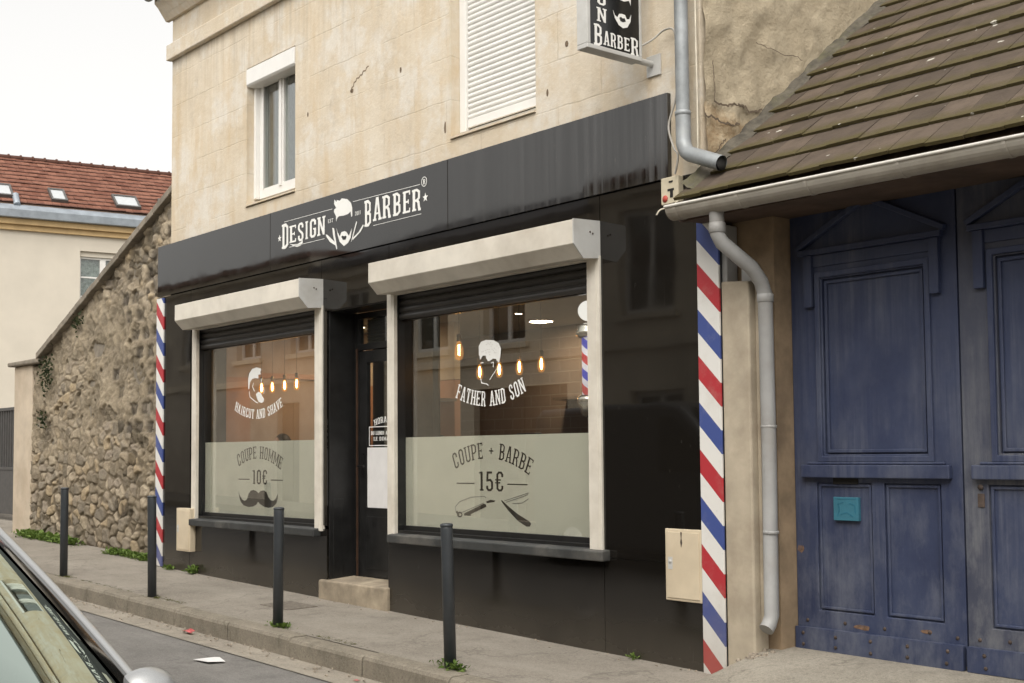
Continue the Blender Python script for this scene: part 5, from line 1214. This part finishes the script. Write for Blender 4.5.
# ------------------------------------------------------------------ silver car
car = thing('silver_car', 'silver hatchback parked at the near kerb, its windscreen and mirror in the corner', 'car', (1.75, -5.62, -.2))
yc = -5.66; g = -.2
st_ = [(-.30,.62,.35,.62),(-.22,.74,.25,.80),(.1,.80,.20,.86),(.9,.83,.18,.88),(1.8,.84,.18,.86),(2.45,.84,.18,.83),(2.75,.83,.18,.80),(3.2,.80,.19,.76),(3.55,.74,.22,.70),(3.72,.64,.26,.60),(3.78,.50,.30,.50)]
b = MB(); ring = []
for (x, hw, zb, zt) in st_:
    sec = [(0,zb),(hw*.85,zb),(hw,zb+.08),(hw*1.01,(zb+zt)/2),(hw*.99,zt-.12),(hw*.94,zt-.035),(hw*.8,zt),(hw*.4,zt+.025),(0,zt+.03)]
    full = [(a, c) for a, c in sec]+[(-a, c) for a, c in reversed(sec[1:-1])]
    ring.append([(x, yc+a, g+c) for a, c in full])
m_ = len(ring[0]); vs = [p for q in ring for p in q]
fs = [(i*m_+k, i*m_+(k+1) % m_, (i+1)*m_+(k+1) % m_, (i+1)*m_+k) for i in range(len(ring)-1) for k in range(m_)]
fs += [tuple(range(m_)), tuple((len(ring)-1)*m_+k for k in reversed(range(m_)))]
b.add(vs, fs, True); body = b.build('body', M['silver'], car)
body.modifiers.new('sub', 'SUBSURF').render_levels = 2
# pillars follow straight lines; windscreen bulges between them
PB = Vector((2.66, -4.812, .695)); PT = Vector((1.25, -4.872, 1.214))
def pil(s, side=1):
    p = PB.lerp(PT, s); p.z += .018*math.sin(math.pi*s); d = p.y-yc; return Vector((p.x, yc+side*d, p.z))
def ws(u, v):
    a, c = pil(v, -1), pil(v, 1); p = a.lerp(c, u); k = 1-(2*u-1)**2; kk = 1-abs(2*u-1)**4.
    return (p.x+.20*kk*(1-.35*v), p.y, p.z+.045*k*(.6+.6*v)+.075*kk)
b = MB(); b.grid(60, 24, ws); b.build('windscreen', M['windscreen'], car, fix=False)
for s in (1, -1):
    b = MB(); b.tube([pil(k/14, s)+Vector((-.012, s*.006, .002)) for k in range(15)]+[pil(1, s)+Vector((-.25, s*-.005, .045)), pil(1, s)+Vector((-.8, 0, .06)), pil(1, s)+Vector((-1.3, s*-.03, -.02))], .0155, 14); b.build('pillar', M['silver'], car)
    b = MB(); b.tube([pil(k/14, s)+Vector((.012, -s*.026, .006)) for k in range(15)], .007, 8); b.build('windscreen_seal', M['car_black'], car)
    b = MB(); b.grid(4, 24, lambda u, v: tuple(Vector(ws((.955+.043*u) if s > 0 else (.045-.043*u), v))+Vector((.002, 0, .004)))); b.build('windscreen_border', M['frit'], car, fix=False)
    # mirror
    mx = Vector((2.35, yc+s*.862, .786)); b = MB()
    def mir(u, v):
        th = 2*math.pi*u; ph = math.pi*v
        a = math.copysign(abs(math.sin(ph))**.75, math.sin(ph))
        return (mx.x+.07*a*math.cos(th)*(1 if math.cos(th) > 0 else .45), mx.y+.082*math.cos(ph), mx.z+.078*a*math.sin(th))
    b.grid(28, 18, mir); mr = b.build('wing_mirror', M['silver'], car)
    b = MB(); b.hexa([(mx.x-.03,mx.y-s*.10,mx.z-.06),(mx.x+.03,mx.y-s*.10,mx.z-.06),(mx.x+.03,mx.y-s*.03,mx.z-.05),(mx.x-.03,mx.y-s*.03,mx.z-.05),(mx.x-.03,mx.y-s*.10,mx.z-.02),(mx.x+.03,mx.y-s*.10,mx.z-.02),(mx.x+.03,mx.y-s*.03,mx.z-.01),(mx.x-.03,mx.y-s*.03,mx.z-.01)]); b.build('mirror_arm', M['car_black'], mr)
    b = MB(); A0, A1 = pil(.08, s), pil(.96, s); dn = Vector((0, s*.03, 0))
    b.add([A0+Vector((-.05,s*.02,.0)), A1+Vector((-.05,s*.005,0)), A1+Vector((-.75,0,.03)), A1+Vector((-1.25,s*.0,-.06)), Vector((.35, yc+s*.815, .68)), Vector((1.6, yc+s*.835, .68))], [(0,1,2,3,4,5)]); b.build('side_window', M['windscreen'], car)
    for wx in (.45, 3.0):
        b = MB(); b.lathe([(.19,-.09),(.295,-.085),(.305,-.03),(.305,.05),(.29,.085),(.2,.09)], (wx, yc+s*.74, g+.305), 28, 'y'); wh = b.build('wheel', M['tyre'], car)
        b = MB(); b.lathe([(.0,s*.07),(.05,s*.085),(.17,s*.075),(.195,s*.092)], (wx, yc+s*.74, g+.305), 28, 'y'); b.build('rim', M['chrome'], wh)
        b = MB(); b.lathe([(.36,s*.055),(.36,s*.096),(.30,s*.098),(.30,s*.06)], (wx, yc+s*.752, g+.33), 28, 'y'); b.build('wheel_arch', M['car_black'], car)
    b = MB(); b.grid(8, 6, lambda u, v: (3.70-.16*u-.05*v, yc+s*(.42+.27*u), g+.52+.13*v+.03*u)); b.build('headlight', M['lamp'], car)
def rf(u, v):
    y0 = pil(1, -1).y; y1 = pil(1, 1).y; x = PT.x+.02-1.35*v; k = 1-(2*u-1)**2
    return (x, y0+(y1-y0)*u, PT.z+.03*k+.02+.055*math.sin(min(1, v*1.4)*math.pi*.5)-.13*max(0, v-.6)**1.2+.03*k*0)
b = MB(); b.grid(24, 16, rf); b.build('roof', M['silver'], car, fix=False)
b = MB(); b.add([rf(0,1), rf(1,1), (-.2, yc+.68, .62), (-.2, yc-.68, .62)], [(0,1,2,3)]); b.build('rear_window', M['windscreen'], car)
b = MB(); b.box(3.70, 3.80, yc-.4, yc+.4, g+.30, g+.42); b.build('grille', M['car_black'], car, bevel=.02)
b = MB(); b.box(.0, 2.5, yc-.72, yc+.72, .1, .45); b.hexa([(2.1,yc-.7,.4),(2.68,yc-.7,.4),(2.68,yc+.7,.4),(2.1,yc+.7,.4),(2.1,yc-.7,.72),(2.6,yc-.7,.67),(2.6,yc+.7,.67),(2.1,yc+.7,.72)]); b.build('dashboard', M['car_black'], car, bevel=.03)
for s in (-.36, .36):
    b = MB(); b.box(1.0, 1.5, yc+s-.24, yc+s+.24, .42, .55); b.hexa([(.85,yc+s-.23,.5),(1.05,yc+s-.23,.5),(1.05,yc+s+.23,.5),(.85,yc+s+.23,.5),(.68,yc+s-.2,1.0),(.80,yc+s-.2,1.0),(.80,yc+s+.2,1.0),(.68,yc+s+.2,1.0)]); b.build('seat', M['seat'], car, bevel=.04)

# ------------------------------------------------------------------ van parked behind the car (seen in the black cladding)
van = thing('parked_van', 'dark grey panel van parked across the street, mirrored in the black cladding', 'van', (-5.2, -5.6, -.1))
g = -.07
M['van'] = simple('dark_grey_van_paint', (.10,.105,.11), .3, var=.05, bump=0)
prof = [(-7.4, .35), (-7.45, 1.0), (-7.38, 1.95), (-7.25, 2.05), (-4.9, 2.08), (-4.55, 2.0), (-3.75, 1.22), (-3.1, 1.02), (-2.82, .85), (-2.75, .4), (-2.95, .28), (-7.2, .28)]
b = MB(); b.slab([(a, c+g) for a, c in prof], -6.5, -4.72); b.build('body', M['van'], van, bevel=.09, seg=3)
for s_, yq in ((1, -4.715), (-1, -6.505)):
    b = MB(); b.slab([(a, c+g) for a, c in ((-4.85, 1.25), (-4.85, 1.9), (-4.6, 1.87), (-4.0, 1.25))], min(yq, yq+.02*s_), max(yq, yq+.02*s_)); b.build('side_window', M['pane_dark'], van)
    for wx in (-6.6, -3.6):
        b = MB(); b.lathe([(.2,-.1),(.32,-.09),(.33,.0),(.32,.09),(.2,.1)], (wx, -5.61+s_*.82, g+.33), 24, 'y'); wh = b.build('wheel', M['tyre'], van)
        b = MB(); b.lathe([(.0,s_*.08),(.18,s_*.09),(.2,s_*.105)], (wx, -5.61+s_*.82, g+.33), 20, 'y'); b.build('rim', M['chrome'], wh)
    b = MB(); b.box(-2.90, -2.76, -5.61+s_*.62-.14, -5.61+s_*.62+.14, g+.72, g+.88); b.build('headlight', M['lamp'], van, bevel=.03)
    b = MB(); b.box(-4.1, -3.98, -5.61+s_*.98-.08, -5.61+s_*.98+.08, g+1.25, g+1.5); b.build('wing_mirror', M['car_black'], van, bevel=.03)
b = MB(); b.hexa([(-4.52,-6.35,g+1.97),(-3.74,-6.42,g+1.26),(-3.74,-4.80,g+1.26),(-4.52,-4.87,g+1.97),(-4.49,-6.35,g+2.0),(-3.71,-6.42,g+1.29),(-3.71,-4.80,g+1.29),(-4.49,-4.87,g+2.0)]); b.build('windscreen', M['pane_dark'], van)
b = MB(); b.box(-2.78, -2.70, -6.4, -4.82, g+.32, g+.58); b.build('bumper', M['car_black'], van, bevel=.03)

# ------------------------------------------------------------------ litter
def litter(name, x, y, pts, m, label, lift=.012):
    b = MB(); P = [Vector((x+a, y+c, rz(x+a, y+c)+lift+h)) for a, c, h in pts]
    b.add(P+[p+Vector((0, 0, .0015)) for p in P], [tuple(range(len(P))), tuple(len(P)+i for i in range(len(P)))]+[(i, (i+1) % len(P), len(P)+(i+1) % len(P), len(P)+i) for i in range(len(P))])
    return tag(b.build(name, m), label, 'litter', 'litter in the road')
litter('paper_sheet', -3.12, -1.90, [(-.10,-.08,0),(.09,-.06,.006),(.11,.07,0),(-.02,.09,.012),(-.09,.08,.004)], M['paper'], 'flat white sheet of paper lying on the asphalt')
litter('sweet_wrapper', -4.476, -1.42, [(-.07,-.03,.01),(.0,-.04,.02),(.08,-.02,.006),(.06,.03,.02),(-.02,.03,.03),(-.08,.02,.01)], M['wrapper'], 'crumpled red and white wrapper in the gutter')
litter('paper_scrap', -1.85, -1.45, [(-.02,-.015,0),(.02,-.01,.004),(.015,.02,.0),(-.02,.015,.004)], M['wrapper'], 'small reddish scrap by the kerb foot')
b = MB()
for i in range(260):                         # grit and crumbs in the gutter and along the wall foot
    if i < 170: x, y = random.uniform(-9, 0), YK-.02-abs(random.gauss(0, .09)); z = rz(x, YK-.3)+.006
    elif i < 215: x, y = random.uniform(.17, .50), random.uniform(-.1, .13); z = gz(x, y)
    else: x, y = random.uniform(-8, 0), -.02-abs(random.gauss(0, .05)); z = gz(x, y)
    s = random.uniform(.004, .011)*(1.5 if 170 <= i < 215 else 1)
    b.hexa([(x-s,y-s,z-.002),(x+s,y-s*.8,z-.002),(x+s*.8,y+s,z-.002),(x-s*.9,y+s,z-.002),(x-s*.6,y-s*.6,z+s),(x+s*.7,y-s*.5,z+s*.8),(x+s*.5,y+s*.6,z+s),(x-s*.6,y+s*.5,z+s*.7)])
tag(b.build('gravel', simple('pale_grit', (.28,.24,.19), .9, var=.5, scale=60)), 'loose grit in the gutter and along the wall foot', 'grit', None, 'stuff')

# ------------------------------------------------------------------ camera, light, sky
cam = bpy.data.cameras.new('camera'); co = bpy.data.objects.new('camera', cam); C.objects.link(co); scene.camera = co
Rm = [[0.63926, 0.768945, -0.008385], [-0.05015, 0.030806, -0.998266], [-0.767354, 0.638572, 0.058255]]
r_, d_, f_ = (Vector(q).normalized() for q in Rm)
r_ = (r_-f_*r_.dot(f_)).normalized(); u_ = r_.cross(f_).normalized()
m4 = Matrix.Identity(4)
for i in range(3): m4[i][0] = r_[i]; m4[i][1] = u_[i]; m4[i][2] = -f_[i]; m4[i][3] = (5.523, -6.194, 1.41)[i]
co.matrix_world = m4
cam.sensor_width = 36; cam.lens = 1270/1024*36; cam.shift_y = 37.5/1024; cam.clip_end = 2000; cam.clip_start = .05

el, az = 52, 145       # overcast daylight
sun = bpy.data.lights.new('sun', 'SUN'); sun.energy = .6; sun.angle = R(50); sun.color = (1., .96, .90)
so = bpy.data.objects.new('sun', sun); C.objects.link(so)
sd = Vector((math.sin(R(az))*math.cos(R(el)), math.cos(R(az))*math.cos(R(el)), math.sin(R(el))))
so.rotation_euler = sd.to_track_quat('Z', 'Y').to_euler(); so.location = (0, -5, 20)
w = bpy.data.worlds.new('World'); scene.world = w; w.use_nodes = True; nt = w.node_tree; nt.nodes.clear()
sk = nt.nodes.new('ShaderNodeTexSky'); sk.sky_type = 'NISHITA'; sk.sun_disc = False; sk.sun_elevation = R(el); sk.sun_rotation = R(az); sk.air_density = 1.; sk.dust_density = 6.; sk.ozone_density = 1.
hv = nt.nodes.new('ShaderNodeHueSaturation'); hv.inputs['Saturation'].default_value = .12
tn = nt.nodes.new('ShaderNodeMix'); tn.data_type = 'RGBA'; tn.blend_type = 'MULTIPLY'; tn.inputs[0].default_value = 1.; tn.inputs[7].default_value = (2.65, 2.575, 2.45, 1); tn.clamp_result = False
gm = nt.nodes.new('ShaderNodeGamma'); gm.inputs[1].default_value = .8        # an even overcast: flatten the clear-sky gradient
bg = nt.nodes.new('ShaderNodeBackground'); bg.inputs[1].default_value = .15
ow = nt.nodes.new('ShaderNodeOutputWorld')
nt.links.new(sk.outputs[0], hv.inputs['Color']); nt.links.new(hv.outputs[0], gm.inputs[0]); nt.links.new(gm.outputs[0], tn.inputs[6]); nt.links.new(tn.outputs[2], bg.inputs[0]); nt.links.new(bg.outputs[0], ow.inputs[0])
vs_ = scene.view_settings; scene.display_settings.display_device = 'sRGB'; vs_.view_transform = 'Standard'; vs_.look = 'None'; vs_.exposure = .08; vs_.gamma = 1.; vs_.use_curve_mapping = False
cy = scene.cycles; cy.use_denoising = True; cy.max_bounces = 8; cy.diffuse_bounces = 4; cy.glossy_bounces = 4; cy.transparent_max_bounces = 12; cy.transmission_bounces = 4; cy.sample_clamp_indirect = 6.; cy.caustics_reflective = False; cy.caustics_refractive = False
